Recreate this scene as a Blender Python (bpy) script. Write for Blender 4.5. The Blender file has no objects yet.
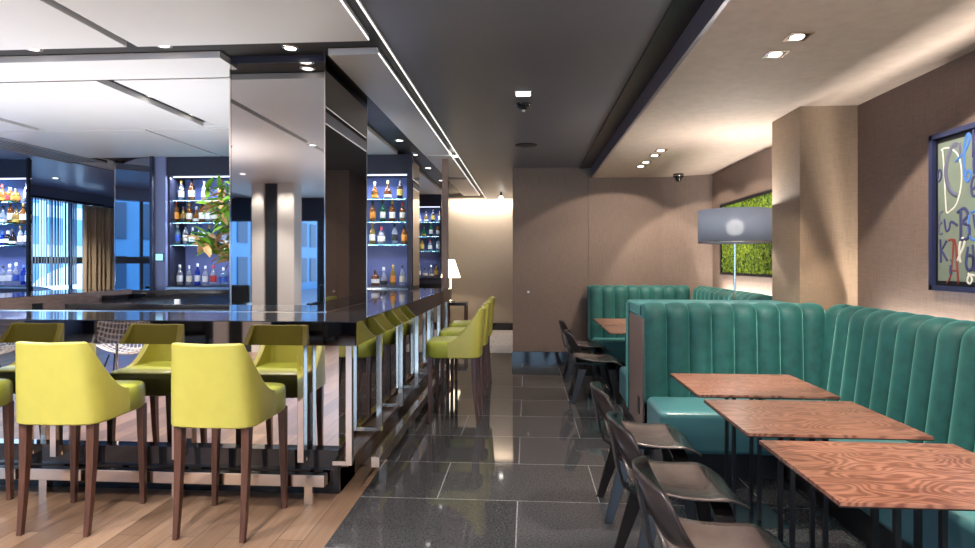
import bpy, bmesh, math, random
from mathutils import Vector, Matrix
random.seed(7)
PI = math.pi
scn = bpy.context.scene
COL = scn.collection
F = 590.0

# ------------------------------------------------------------------ materials
MATS = {}
def newmat(name):
    m = bpy.data.materials.new(name); m.use_nodes = True
    MATS[name] = m
    nt = m.node_tree
    return m, nt, nt.nodes['Principled BSDF']
def pbr(name, col, rough=.5, metal=0, spec=.5, coat=0, sheen=0, trans=0, emis=None, estr=0, alpha=1, ior=1.45, noise=0, nscale=40, bump=0, coatr=.05, aniso=0):
    m, nt, b = newmat(name)
    b.inputs['Base Color'].default_value = (*col, 1)
    b.inputs['Roughness'].default_value = rough
    b.inputs['Metallic'].default_value = metal
    b.inputs['Specular IOR Level'].default_value = spec
    b.inputs['Coat Weight'].default_value = coat
    b.inputs['Coat Roughness'].default_value = coatr
    b.inputs['Sheen Weight'].default_value = sheen
    b.inputs['Sheen Roughness'].default_value = .35
    b.inputs['Transmission Weight'].default_value = trans
    b.inputs['IOR'].default_value = ior
    b.inputs['Alpha'].default_value = alpha
    if emis:
        b.inputs['Emission Color'].default_value = (*emis, 1)
        b.inputs['Emission Strength'].default_value = estr
    if noise or bump:
        tc = nt.nodes.new('ShaderNodeTexCoord'); n = nt.nodes.new('ShaderNodeTexNoise')
        n.inputs['Scale'].default_value = nscale; n.inputs['Detail'].default_value = 4
        nt.links.new(tc.outputs['Object'], n.inputs['Vector'])
        if noise:
            mx = nt.nodes.new('ShaderNodeMix'); mx.data_type = 'RGBA'
            nt.links.new(n.outputs['Fac'], mx.inputs['Factor'])
            mx.inputs['A'].default_value = (*[c*(1-noise) for c in col], 1)
            mx.inputs['B'].default_value = (*[min(1, c*(1+noise)) for c in col], 1)
            nt.links.new(mx.outputs['Result'], b.inputs['Base Color'])
        if bump:
            bp = nt.nodes.new('ShaderNodeBump'); bp.inputs['Strength'].default_value = bump; bp.inputs['Distance'].default_value = .004
            nt.links.new(n.outputs['Fac'], bp.inputs['Height']); nt.links.new(bp.outputs['Normal'], b.inputs['Normal'])
    return m

def grasscloth(name, col, amt=.22):
    """woven wall covering: fine vertical and horizontal threads"""
    m, nt, b = newmat(name)
    b.inputs['Roughness'].default_value = .75
    tc = nt.nodes.new('ShaderNodeTexCoord')
    outs = []
    for sc in ((260, 260, 7), (14, 14, 330)):
        mp = nt.nodes.new('ShaderNodeMapping'); mp.inputs['Scale'].default_value = sc
        n = nt.nodes.new('ShaderNodeTexNoise'); n.inputs['Scale'].default_value = 1; n.inputs['Detail'].default_value = 2
        nt.links.new(tc.outputs['Object'], mp.inputs['Vector']); nt.links.new(mp.outputs['Vector'], n.inputs['Vector'])
        outs.append(n)
    ad = nt.nodes.new('ShaderNodeMath'); ad.operation = 'ADD'
    nt.links.new(outs[0].outputs['Fac'], ad.inputs[0]); nt.links.new(outs[1].outputs['Fac'], ad.inputs[1])
    hf = nt.nodes.new('ShaderNodeMath'); hf.operation = 'MULTIPLY'; hf.inputs[1].default_value = .5
    nt.links.new(ad.outputs[0], hf.inputs[0])
    cr = nt.nodes.new('ShaderNodeValToRGB')
    cr.color_ramp.elements[0].position = .33; cr.color_ramp.elements[1].position = .67
    cr.color_ramp.elements[0].color = (*[c*(1-amt) for c in col], 1)
    cr.color_ramp.elements[1].color = (*[c*(1+amt) for c in col], 1)
    nt.links.new(hf.outputs[0], cr.inputs['Fac']); nt.links.new(cr.outputs['Color'], b.inputs['Base Color'])
    bp = nt.nodes.new('ShaderNodeBump'); bp.inputs['Strength'].default_value = .25; bp.inputs['Distance'].default_value = .003
    nt.links.new(hf.outputs[0], bp.inputs['Height']); nt.links.new(bp.outputs['Normal'], b.inputs['Normal'])
    return m

def wood(name, dark, light, scale=(3, 40, 40), rough=.35, coat=.2, rings=None):
    m, nt, b = newmat(name)
    b.inputs['Roughness'].default_value = rough; b.inputs['Coat Weight'].default_value = coat; b.inputs['Coat Roughness'].default_value = .2
    tc = nt.nodes.new('ShaderNodeTexCoord'); mp = nt.nodes.new('ShaderNodeMapping'); mp.inputs['Scale'].default_value = scale
    n = nt.nodes.new('ShaderNodeTexNoise'); n.inputs['Scale'].default_value = 1; n.inputs['Detail'].default_value = 5; n.inputs['Distortion'].default_value = .6
    nt.links.new(tc.outputs['Object'], mp.inputs['Vector']); nt.links.new(mp.outputs['Vector'], n.inputs['Vector'])
    src = n.outputs['Fac']
    if rings:
        mp2 = nt.nodes.new('ShaderNodeMapping'); mp2.inputs['Scale'].default_value = rings
        n2 = nt.nodes.new('ShaderNodeTexNoise'); n2.inputs['Scale'].default_value = 1; n2.inputs['Detail'].default_value = 1.5
        nt.links.new(tc.outputs['Object'], mp2.inputs['Vector']); nt.links.new(mp2.outputs['Vector'], n2.inputs['Vector'])
        mu = nt.nodes.new('ShaderNodeMath'); mu.operation = 'MULTIPLY'; mu.inputs[1].default_value = 150
        nt.links.new(n2.outputs['Fac'], mu.inputs[0])
        sn = nt.nodes.new('ShaderNodeMath'); sn.operation = 'SINE'; nt.links.new(mu.outputs[0], sn.inputs[0])
        ma = nt.nodes.new('ShaderNodeMath'); ma.operation = 'MULTIPLY_ADD'; ma.inputs[1].default_value = .2; 
        nt.links.new(sn.outputs[0], ma.inputs[0]); nt.links.new(n.outputs['Fac'], ma.inputs[2])
        src = ma.outputs[0]
    cr = nt.nodes.new('ShaderNodeValToRGB')
    cr.color_ramp.elements[0].position = .3; cr.color_ramp.elements[1].position = .72
    cr.color_ramp.elements[0].color = (*dark, 1); cr.color_ramp.elements[1].color = (*light, 1)
    nt.links.new(src, cr.inputs['Fac']); nt.links.new(cr.outputs['Color'], b.inputs['Base Color'])
    return m

def planks(name, cols, bw, rh, rot=0, off=(0, 0), mortar=.002, mcol=(.05, .03, .02), rough=.35, grain=(2, 60, 1), coat=.2, gamt=.25, spec=.5):
    """brick-texture floor; bw along the board, rh across"""
    m, nt, b = newmat(name)
    b.inputs['Roughness'].default_value = rough; b.inputs['Coat Weight'].default_value = coat; b.inputs['Coat Roughness'].default_value = .12
    b.inputs['Specular IOR Level'].default_value = spec
    tc = nt.nodes.new('ShaderNodeTexCoord'); mp = nt.nodes.new('ShaderNodeMapping')
    mp.inputs['Rotation'].default_value = (0, 0, rot); mp.inputs['Location'].default_value = (off[0], off[1], 0)
    br = nt.nodes.new('ShaderNodeTexBrick'); br.inputs['Scale'].default_value = 1
    br.inputs['Brick Width'].default_value = bw; br.inputs['Row Height'].default_value = rh
    br.inputs['Mortar Size'].default_value = mortar; br.inputs['Mortar Smooth'].default_value = .1
    br.inputs['Color1'].default_value = (*cols[0], 1); br.inputs['Color2'].default_value = (*cols[1], 1); br.inputs['Mortar'].default_value = (*mcol, 1)
    nt.links.new(tc.outputs['Object'], mp.inputs['Vector']); nt.links.new(mp.outputs['Vector'], br.inputs['Vector'])
    mg = nt.nodes.new('ShaderNodeMapping'); mg.inputs['Scale'].default_value = grain
    nt.links.new(mp.outputs['Vector'], mg.inputs['Vector'])
    n = nt.nodes.new('ShaderNodeTexNoise'); n.inputs['Scale'].default_value = 1; n.inputs['Detail'].default_value = 5
    nt.links.new(mg.outputs['Vector'], n.inputs['Vector'])
    mx = nt.nodes.new('ShaderNodeMix'); mx.data_type = 'RGBA'; mx.blend_type = 'MULTIPLY'; mx.inputs['Factor'].default_value = 1
    cr = nt.nodes.new('ShaderNodeValToRGB')
    cr.color_ramp.elements[0].position = .3; cr.color_ramp.elements[1].position = .7
    cr.color_ramp.elements[0].color = (1-gamt,)*3+(1,); cr.color_ramp.elements[1].color = (1+gamt*.4,)*3+(1,)
    nt.links.new(n.outputs['Fac'], cr.inputs['Fac'])
    nt.links.new(br.outputs['Color'], mx.inputs['A']); nt.links.new(cr.outputs['Color'], mx.inputs['B'])
    nt.links.new(mx.outputs['Result'], b.inputs['Base Color'])
    return m

grasscloth('wallcloth', (.215, .155, .125))
grasscloth('pillarcloth', (.31, .22, .145))
grasscloth('creamcloth', (.52, .43, .34), .1)
grasscloth('soffitcloth', (.60, .485, .41), .10)
grasscloth('white_column', (.80, .78, .72), .06)
planks('oak', [(.33, .215, .145), (.16, .095, .06)], 1.5, .145, rot=PI/2, grain=(2, 45, 1), rough=.32, coat=.15)
planks('blacktile', [(.085, .086, .092), (.058, .059, .064)], .985, .656, off=(.55, -.306), mortar=.0035, mcol=(.32, .32, .32), rough=.045, grain=(90, 90, 1), coat=0, gamt=.5, spec=.5)
planks('greyrug', [(.55, .50, .46), (.48, .44, .41)], .6, .3, grain=(30, 8, 1), rough=.8, coat=0)
pbr('ceiling_panel', (.76, .735, .72), .42, noise=.03, nscale=3)
pbr('ceiling_side', (.62, .58, .55), .5)
pbr('ceiling_back', (.03, .028, .028), .5)
pbr('corridor_ceiling', (.165, .17, .20), .40, noise=.12, nscale=2)
pbr('blue_ceiling', (.22, .27, .42), .3, noise=.1, nscale=2)
pbr('soffit_edge', (.20, .18, .22), .3, metal=.3)
pbr('black', (.012, .012, .013), .35)
pbr('black_gloss', (.015, .015, .018), .06, coat=.6)
pbr('counter', (.035, .033, .036), .07, coat=.1, coatr=.02, noise=.5, nscale=120)
pbr('fascia', (.20, .17, .165), .03, metal=1)
pbr('mirror', (.74, .70, .68), .015, metal=1)
pbr('bronze_mirror', (.44, .42, .42), .02, metal=1)
pbr('side_mirror', (.30, .27, .26), .03, metal=1)
pbr('chrome', (.82, .74, .66), .12, metal=1)
pbr('steel', (.30, .31, .34), .25, metal=1)
pbr('lime', (.46, .43, .085), .38, coat=.12, coatr=.3, noise=.08, nscale=14, bump=.12)
pbr('lime_seat', (.42, .46, .06), .36, coat=.15, coatr=.3, noise=.08, nscale=14, bump=.12)
wood('stool_leg', (.055, .022, .014), (.12, .05, .032), (60, 60, 6), .35)
pbr('chair_ply', (.11, .085, .08), .27, coat=.35, coatr=.15, noise=.25, nscale=18)
pbr('chair_back', (.035, .025, .023), .28, coat=.4, coatr=.15, noise=.25, nscale=18)
pbr('chair_dark', (.022, .018, .018), .25, coat=.3)
wood('table_wood', (.17, .062, .038), (.38, .185, .125), (5, 30, 30), .30, .45, rings=(2.6, 5.5, 1))
pbr('table_edge', (.018, .012, .01), .35)
pbr('velvet', (.013, .095, .088), .6, sheen=1, noise=.55, nscale=13, bump=.2)
MATS['velvet'].node_tree.nodes['Principled BSDF'].inputs['Sheen Tint'].default_value = (.30, .75, .68, 1)
pbr('teal_leather', (.085, .25, .275), .30, coat=.25, coatr=.2, noise=.06, nscale=9, bump=.05)
pbr('panel_brown', (.25, .175, .15), .4, noise=.1, nscale=6)
wood('counter_wood', (.15, .095, .07), (.25, .17, .13), (8, 8, 60), .4)
wood('door_wood', (.06, .035, .025), (.10, .06, .045), (30, 30, 3), .35)
pbr('display_blue', (.20, .24, .52), .45, noise=.05, nscale=3)
pbr('display_frame', (.035, .037, .06), .3)
pbr('pilaster_blue', (.22, .25, .42), .3)
pbr('glass_shelf', (.12, .55, .62), .08, coat=.5, trans=.35)
pbr('curtain', (.62, .47, .30), .8, noise=.15, nscale=30)
pbr('mullion', (.03, .035, .045), .4)
pbr('blind', (.25, .33, .42), .6)
pbr('window_glass', (.75, .9, 1), .0, trans=1, ior=1.01)
pbr('leaf_green', (.16, .36, .03), .35, coat=.2, noise=.3, nscale=9)
pbr('leaf_brown', (.48, .30, .14), .5, noise=.3, nscale=9)
pbr('twig', (.09, .05, .03), .7)
pbr('ceramic', (.05, .05, .06), .2)
pbr('frame_blue', (.035, .045, .11), .3)
pbr('frame_black', (.01, .01, .012), .4)
pbr('canvas', (.20, .255, .205), .8, noise=.12, nscale=10)
pbr('ink_navy', (.045, .055, .16), .6); pbr('ink_blue', (.06, .20, .60), .5); pbr('ink_white', (.80, .80, .74), .5)
pbr('ink_red', (.25, .05, .04), .6); pbr('ink_yellow', (.70, .50, .12), .6); pbr('ink_grey', (.13, .14, .22), .6)
pbr('lampshade', (.13, .145, .19), .7, trans=0)
_m = MATS['lampshade']; _nt = _m.node_tree
_tr = _nt.nodes.new('ShaderNodeBsdfTranslucent'); _tr.inputs['Color'].default_value = (.30, .34, .42, 1)
_mx = _nt.nodes.new('ShaderNodeMixShader'); _mx.inputs[0].default_value = .22
_tp = _nt.nodes.new('ShaderNodeBsdfTransparent'); _m2 = _nt.nodes.new('ShaderNodeMixShader'); _m2.inputs[0].default_value = .10
_nt.links.new(_nt.nodes['Principled BSDF'].outputs[0], _mx.inputs[1]); _nt.links.new(_tr.outputs[0], _mx.inputs[2])
_nt.links.new(_mx.outputs[0], _m2.inputs[1]); _nt.links.new(_tp.outputs[0], _m2.inputs[2])
_nt.links.new(_m2.outputs[0], _nt.nodes['Material Output'].inputs['Surface'])
pbr('whiteshade', (.9, .85, .75), .7, emis=(1, .85, .6), estr=2.5)
pbr('bulb', (1, 1, 1), .5, emis=(1, .95, .88), estr=22)
pbr('led', (1, 1, 1), .5, emis=(.75, .82, 1), estr=1.3)
pbr('led_white', (1, 1, 1), .5, emis=(1, .97, .95), estr=1.0)
pbr('lens', (1, 1, 1), .5, emis=(1, .95, .88), estr=4)
pbr('lens_dim', (1, 1, 1), .5, emis=(.9, .95, 1), estr=3)
pbr('screen', (.1, .2, .3), .2, emis=(.35, .7, .95), estr=.8)
pbr('socket', (.01, .01, .012), .3)
pbr('white_plastic', (.8, .8, .8), .4)
pbr('grille_dark', (.02, .02, .025), .5); pbr('grille_light', (.35, .34, .36), .4)
pbr('leather_dark', (.03, .035, .035), .3, coat=.2)
pbr('wire_white', (.8, .8, .8), .3)
pbr('shelf_red', (.30, .10, .06), .5)
pbr('yellow_thing', (.80, .55, .03), .5)
# green moss picture
m, nt, b = newmat('moss')
b.inputs['Roughness'].default_value = .9
tc = nt.nodes.new('ShaderNodeTexCoord'); n = nt.nodes.new('ShaderNodeTexNoise'); n.inputs['Scale'].default_value = 16; n.inputs['Detail'].default_value = 8; n.inputs['Roughness'].default_value = .75; n.inputs['Distortion'].default_value = 1.5
cr = nt.nodes.new('ShaderNodeValToRGB')
cr.color_ramp.elements[0].position = .40; cr.color_ramp.elements[0].color = (.01, .03, .008, 1)
cr.color_ramp.elements[1].position = .60; cr.color_ramp.elements[1].color = (.42, .55, .03, 1)
e = cr.color_ramp.elements.new(.5); e.color = (.12, .24, .012, 1)
nt.links.new(tc.outputs['Object'], n.inputs['Vector']); nt.links.new(n.outputs['Fac'], cr.inputs['Fac']); nt.links.new(cr.outputs['Color'], b.inputs['Base Color'])
bp = nt.nodes.new('ShaderNodeBump'); bp.inputs['Strength'].default_value = .9; bp.inputs['Distance'].default_value = .03
nt.links.new(n.outputs['Fac'], bp.inputs['Height']); nt.links.new(bp.outputs['Normal'], b.inputs['Normal'])

# ------------------------------------------------------------------ mesh helpers
class MB:
    def __init__(s): s.v = []; s.f = []; s.m = []
    def add(s, vs, fs, mi=0):
        o = len(s.v); s.v += [tuple(v) for v in vs]; s.f += [tuple(i+o for i in f) for f in fs]; s.m += [mi]*len(fs)
    def box(s, x0, x1, y0, y1, z0, z1, mi=0, mat=None):
        vs = [Vector((x, y, z)) for x in (x0, x1) for y in (y0, y1) for z in (z0, z1)]
        if mat: vs = [mat @ v for v in vs]
        s.add(vs, [(0, 1, 3, 2), (4, 6, 7, 5), (0, 4, 5, 1), (2, 3, 7, 6), (0, 2, 6, 4), (1, 5, 7, 3)], mi); return s
    def tube(s, pts, r, n=8, mi=0, cap=True):
        pts = [Vector(p) for p in pts]; rs = r if isinstance(r, (list, tuple)) else [r]*len(pts)
        rings = []; up = None
        for i, p in enumerate(pts):
            d = (pts[min(i+1, len(pts)-1)] - pts[max(i-1, 0)]).normalized()
            if up is None: up = Vector((0, 0, 1)) if abs(d.z) < .9 else Vector((1, 0, 0))
            a = d.cross(up).normalized(); b_ = a.cross(d).normalized(); up = b_
            rings.append([p + (a*math.cos(t) + b_*math.sin(t))*rs[i] for t in [2*PI*k/n for k in range(n)]])
        fs = []
        for i in range(len(rings)-1):
            for k in range(n):
                fs.append((i*n+k, i*n+(k+1) % n, (i+1)*n+(k+1) % n, (i+1)*n+k))
        if cap: fs += [tuple(range(n))[::-1], tuple((len(rings)-1)*n+k for k in range(n))]
        s.add([v for r_ in rings for v in r_], fs, mi); return s
    def lathe(s, prof, n=20, c=(0, 0, 0), mi=0, sq=None):
        vs = []
        for r, z in prof:
            for k in range(n):
                a = 2*PI*k/n
                ca, sa = math.cos(a), math.sin(a)
                if sq and r > 0:
                    q = (abs(ca)**sq + abs(sa)**sq)**(-1/sq); ca *= q; sa *= q
                vs.append((c[0]+r*ca, c[1]+r*sa, c[2]+z))
        fs = [(i*n+k, i*n+(k+1) % n, (i+1)*n+(k+1) % n, (i+1)*n+k) for i in range(len(prof)-1) for k in range(n)]
        s.add(vs, fs, mi); return s
    def grid(s, fn, nu, nv, mi=0):
        vs = [fn(i/nu, j/nv) for i in range(nu+1) for j in range(nv+1)]
        fs = [(i*(nv+1)+j, (i+1)*(nv+1)+j, (i+1)*(nv+1)+j+1, i*(nv+1)+j+1) for i in range(nu) for j in range(nv)]
        s.add(vs, fs, mi); return s
    def build(s, name, mat, parent=None, smooth=False, bevel=0, seg=2, solid=0, sub=0, soff=-1, fix=True):
        me = bpy.data.meshes.new(name); me.from_pydata(s.v, [], s.f)
        mats = mat if isinstance(mat, (list, tuple)) else [mat]
        for q in mats: me.materials.append(MATS[q])
        for p, mi in zip(me.polygons, s.m): p.material_index = mi
        if fix:
            bm = bmesh.new(); bm.from_mesh(me); bmesh.ops.remove_doubles(bm, verts=bm.verts, dist=1e-5)
            bmesh.ops.recalc_face_normals(bm, faces=bm.faces); bm.to_mesh(me); bm.free()
        if smooth:
            for p in me.polygons: p.use_smooth = True
        o = bpy.data.objects.new(name, me); COL.objects.link(o)
        if parent: o.parent = parent
        if solid:
            md = o.modifiers.new('sol', 'SOLIDIFY'); md.thickness = solid; md.offset = soff
        if bevel:
            md = o.modifiers.new('bev', 'BEVEL'); md.width = bevel; md.segments = seg; md.limit_method = 'ANGLE'; md.angle_limit = .6
            for p in me.polygons: p.use_smooth = True
            md.harden_normals = True
        if sub:
            md = o.modifiers.new('sub', 'SUBSURF'); md.levels = sub; md.render_levels = sub
        return o

def tag(o, label=None, cat=None, group=None, kind=None):
    if label: o['label'] = label
    if cat: o['category'] = cat
    if group: o['group'] = group
    if kind: o['kind'] = kind
    return o
def thing(name, label, cat, loc=(0, 0, 0), rz=0, group=None):
    o = bpy.data.objects.new(name, None); COL.objects.link(o); o.location = loc; o.rotation_euler = (0, 0, rz)
    o.empty_display_size = .1
    return tag(o, label, cat, group)
def struct(name, mb, mat, label=None, **k):
    o = mb.build(name, mat, **k); o['kind'] = 'structure'
    tag(o, label or name.replace('_', ' ') + ' of the bar room', name.split('_')[0]); return o
def kids(o): return [c for c in list(COL.objects) if c.parent == o]
def copy_tree(root, loc, rz=None, label=None, group=None):
    def cp(o, par):
        c = o.copy(); COL.objects.link(c); c.parent = par
        for ch in kids(o): cp(ch, c)
        return c
    r = cp(root, None); r.location = loc
    if rz is not None: r.rotation_euler = (0, 0, rz)
    if label: r['label'] = label
    if group: r['group'] = group
    return r
def B(*a): return MB().box(*a)

# ------------------------------------------------------------------ camera
cam = bpy.data.cameras.new('camera'); co = bpy.data.objects.new('camera', cam); COL.objects.link(co)
cam.sensor_width = 36; cam.lens = F/975*36; cam.shift_y = -12/975
co.location = (0, 0, 1.45); co.rotation_euler = (PI/2, 0, math.atan(39.5/F)); cam.clip_start = .05
scn.camera = co

# ------------------------------------------------------------------ floor
struct('floor', B(-1.03, 2.7, -4.6, 12.8, -.1, 0), 'blacktile', 'polished black stone tile floor of the corridor and booths')
struct('floor', B(-9.1, -1.03, -4.6, 12.8, -.1, 0), 'oak', 'brown oak plank floor under the bar')
tag(B(-.72, -.21, 9.38, 12.5, 0, .006).build('carpet_runner', 'greyrug'), 'pale grey runner on the floor at the far end of the corridor', 'rug')

# ------------------------------------------------------------------ walls
struct('wall_right', B(2.53, 2.7, -4.6, 8.29, 0, 2.9), 'wallcloth', 'brown grasscloth wall behind the long teal banquette')
mb = MB()
mb.add([(2.53, 8.25, 0), (1.90, 8.5, 0), (1.90, 8.7, 0), (2.7, 8.7, 0), (2.53, 8.25, 2.9), (1.90, 8.5, 2.9), (1.90, 8.7, 2.9), (2.7, 8.7, 2.9)],
       [(0, 1, 5, 4), (1, 2, 6, 5), (2, 3, 7, 6), (3, 0, 4, 7), (0, 3, 2, 1), (4, 5, 6, 7)])
struct('wall_corner', mb, 'wallcloth', 'angled brown wall panel at the corner beyond the floor lamp')
mb = MB()
for a, c in ((-.205, -.035), (-.031, .87), (.874, 1.90)): mb.box(a, c, 8.5, 8.56, 0, 2.9)
mb.box(-.20, 1.90, 8.52, 12.75, 0, 2.9)
struct('wall_back', mb, 'wallcloth', 'brown panelled wall closing off the booth area')
struct('wall_far', B(-1.75, -.2, 12.6, 12.75, 0, 2.9), 'creamcloth', 'cream wall at the end of the corridor')
struct('wall_far', B(-9.1, -1.75, 12.6, 12.75, 0, 3.0), 'display_frame', 'dark wall far beyond the bar')
struct('baseboard_back', B(-.215, 1.9, 8.47, 8.50, 0, .165), 'black_gloss', 'glossy black baseboard of the booth wall')
struct('baseboard_far', B(-1.75, -.2, 12.57, 12.6, 0, .15), 'black_gloss', 'glossy black baseboard at the corridor end')
struct('pillar', B(2.10, 2.53, 4.70, 5.22, 0, 2.66), 'pillarcloth', 'square grasscloth pillar rising behind the corner banquette', bevel=.004)

# ceilings
struct('ceiling', B(-.86, .93, -4.6, 12.75, 2.80, 3.0), 'corridor_ceiling', 'dark grey satin ceiling over the corridor')
mb = B(.93, 2.7, -4.6, 8.75, 2.65, 2.84)
struct('ceiling', mb, 'soffitcloth', 'beige textured soffit over the booths')
mb = B(.905, .93, -4.6, 8.5, 2.65, 2.84)
struct('trim_1', mb, 'soffit_edge', 'violet grey edge band of the soffit')
struct('trim_2', B(.75, .905, -4.6, 8.5, 2.785, 2.80), 'black', 'black border strip between corridor ceiling and soffit')
struct('ceiling', B(-5.92, -.86, -4.6, 12.75, 2.90, 3.05), 'ceiling_back', 'dark backing above the white bar ceiling panels')
struct('ceiling', B(-9.1, -6.45, -4.6, 12.75, 2.86, 3.05), 'blue_ceiling', 'bluish glossy ceiling by the windows')
def panel(x0, x1, y0, y1, label, z=2.85):
    mb = MB(); mb.box(x0, x1, y0, y1, z, z+.048, 0)
    o = mb.build('ceiling_panel', 'ceiling_panel', bevel=.003, seg=1)
    o['kind'] = 'structure'; tag(o, label, 'ceiling panel', 'white panels of the bar ceiling')
P = 'white ceiling panel '
panel(-2.53, -1.0, -4.5, 3.68, P+'nearest the camera beside the corridor ceiling')
panel(-5.9, -2.60, -4.5, 3.68, P+'nearest the camera farther from the corridor')
panel(-1.345, -1.0, 3.915, 7.66, P+'squeezed between mirrored column and corridor')
panel(-5.9, -2.10, 3.915, 4.33, P+'narrow strip beside the column head')
panel(-3.19, -2.10, 4.36, 5.98, P+'between the column and the long groove')
panel(-5.10, -3.33, 4.36, 5.98, P+'between the two diagonal grooves')
panel(-5.9, -5.21, 4.36, 5.98, P+'beside the air grille')
panel(-3.328, -3.192, 5.87, 5.98, P+'tiny piece closing the long groove')
panel(-4.02, -1.68, 6.01, 7.58, P+'over the middle display cabinet')
panel(-5.9, -4.05, 6.01, 7.58, P+'over the tall wall mirror')
panel(-2.05, -1.68, 5.12, 5.98, P+'behind the mirrored column')
panel(-1.345, -1.0, 7.72, 9.72, P+'beyond the star shaped light')
panel(-1.345, -1.0, 9.95, 12.45, P+'last one before the cream wall')
panel(-3.0, -1.68, 7.9, 12.45, P+'over the passage to the far cabinet')
# air grille
g = thing('ceiling_grille', 'long linear air grille in the ceiling beside the window area', 'vent', (-6.18, 1.5, 2.86))
mb = B(-.27, .27, -6, 6.45, 0, .02); mb.build('frame', 'grille_dark', g)
for k in range(7):
    x = -.22+k*.073
    B(x-.014, x+.014, -5.95, 6.4, -.004, .0).build('slat', 'grille_light', g)
for x in (-.26, .26): B(x-.012, x+.012, -6, 6.45, -.02, 0).build('rail', 'grille_light', g)
struct('ceiling', B(-6.45, -5.92, -4.6, 12.75, 2.88, 3.05), 'ceiling_side', 'pale ceiling border around the air grille')

# led edge of the bar ceiling
mb = B(-.873, -.858, -4.5, 12.45, 2.79, 2.90)
struct('trim_3', mb, 'ceiling_panel', 'white edge rail along the bar ceiling')
l = thing('led_strip', 'continuous white light line where bar ceiling meets the dark corridor ceiling', 'light', (-.868, 4, 2.80))
B(-.005, .005, -8.4, 8.4, -.012, -.01).build('diffuser', 'led_white', l)

B(-.131, -.127, -8.4, -.33, .05, .062).build('panel_glow', 'led_white', l); B(-.131, -.127, -.08, 8.4, .05, .062).build('panel_glow', 'led_white', l)
# ------------------------------------------------------------------ pseudo env behind camera: window wall with mullions and columns
for i, (x0, x1) in enumerate(((-9, -7.6), (-7.4, -6.0), (-5.8, -4.3), (-3.4, -1.9), (-1.7, -.2), (0, 1.2), (1.35, 2.5))):
    pass
mb = MB()
mb.box(-9.1, 2.7, -4.75, -4.6, 0, .35); mb.box(-9.1, 2.7, -4.75, -4.6, 2.35, 3.05)
for x in (-9.05, -7.5, -6.0, -4.5, -3.0, -1.5, 0, 1.35, 2.6): mb.box(x-.10, x+.10, -4.75, -4.6, .35, 2.35)
struct('wall_rear', mb, 'display_frame', 'dark wall with tall windows behind the lounge')
mb = MB()
for x in (-8.2, -6.7, -5.2, -3.7, -2.2, -.7, .7, 2.0): mb.box(x-.02, x+.02, -4.69, -4.65, .35, 2.35)
struct('window_1', mb, 'mullion', 'tall windows behind the lounge')
for i, (x0, x1, nm) in enumerate(((-4.88, -4.66, 'a'), (-4.41, -4.11, 'b'))):
    c = struct('column', B(x0, x1, -2.45, -2.1, 0, 2.95), 'white_column', ('slim', 'wide')[i]+' cream uplit column behind the lounge')
s = thing('shelving_unit', 'narrow open shelving between the two cream columns', 'shelves', (-4.535, -2.3, 0))
B(-.12, .12, .12, .15, 0, 2.9).build('back_panel', 'leather_dark', s)
for z in (.3, .75, 1.3, 1.85, 2.35): B(-.12, .12, -.15, .12, z, z+.03).build('shelf', 'white_plastic', s)
B(-.12, .12, -.1, .1, .78, 1.2).build('drawer_box', 'shelf_red', s)
B(-.12, .05, -.1, .1, 1.33, 1.5).build('box', 'panel_brown', s)

# left window wall
mb = MB()
WZ0, WZ1 = .85, 2.62
mb.box(-9.2, -9.0, -4.6, 12.75, 0, WZ0); mb.box(-9.2, -9.0, -4.6, 12.75, WZ1, 3.05)
for y in (-4.5, -1.5, 1.5, 4.5, 7.5, 9.3, 12.4): mb.box(-9.2, -9.0, y-.13, y+.13, WZ0, WZ1)
struct('wall_left', mb, 'blue_ceiling', 'dark window wall beside the lounge')
mb = MB()
mb.box(-9.12, -9.05, -4.6, 12.6, 1.42, 1.55)
for k in range(18):
    y = -4 + k*.95; mb.box(-9.12, -9.07, y-.025, y+.025, WZ0, WZ1)
struct('window_2', mb, 'mullion', 'dark window bars of the street side windows')
bl = thing('vertical_blind', 'thin vertical slat blind hanging in front of the blue window', 'blind', (-8.93, 0, 0))
mb = MB()
for k in range(34):
    y = 9.0+k*.065 + random.uniform(-.012, .012); w = random.choice((.005, .010, .018, .005)); mb.box(-.01, .0, y-w, y+w, 1.0, 2.62)
mb.build('slat', 'blind', bl)
B(-.03, .02, 8.9, 11.9, 2.62, 2.66).build('headrail', 'mullion', bl)
# curtain
cu = thing('curtain', 'tan pleated full-height curtain hanging beside the blue window', 'curtain', (-8.75, 11.62, 0))
def cf(u, v):
    y = -.55 + u*1.05
    return (.06*math.sin(u*PI*2*8)+.03*v*math.sin(u*31), y, .02+v*2.56)
MB().grid(cf, 96, 8).build('fabric', 'curtain', cu, smooth=True, solid=.006)
MB().tube([(0, -.7, 2.60), (0, .55, 2.60)], .015).build('rod', 'mullion', cu)
# outside: street ground and building facades
struct('ground', B(-60, -9.3, -40, 60, -.5, -.3), pbr('asphalt', (.18, .24, .34), .7).name, 'street pavement outside the windows')
pbr('facade_a', (.10, .32, .62), .3, noise=.2, nscale=1); pbr('facade_b', (.55, .75, .92), .4); pbr('facade_c', (.04, .10, .2), .2)
def facade(x, y0, y1, h, wall, win, label):
    t = thing('office_building', label, 'building', (x, (y0+y1)/2, -.3))
    L = (y1-y0)/2
    B(-4, 0, -L, L, 0, h).build('facade', wall, t)
    mb = MB(); n = int(2*L/1.6)
    for i in range(n):
        for k in range(int(h/2.2)):
            y = -L + .4 + i*1.6; mb.box(.0, .05, y, y+1.0, .5+k*2.2, 2.0+k*2.2)
    mb.build('windows', win, t)
facade(-24, -12, 13, 12, 'facade_a', 'facade_c', 'blue office block across the street with dark windows')
facade(-26, 14, 40, 9, 'facade_b', 'facade_a', 'pale blue office block across the street')
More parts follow.
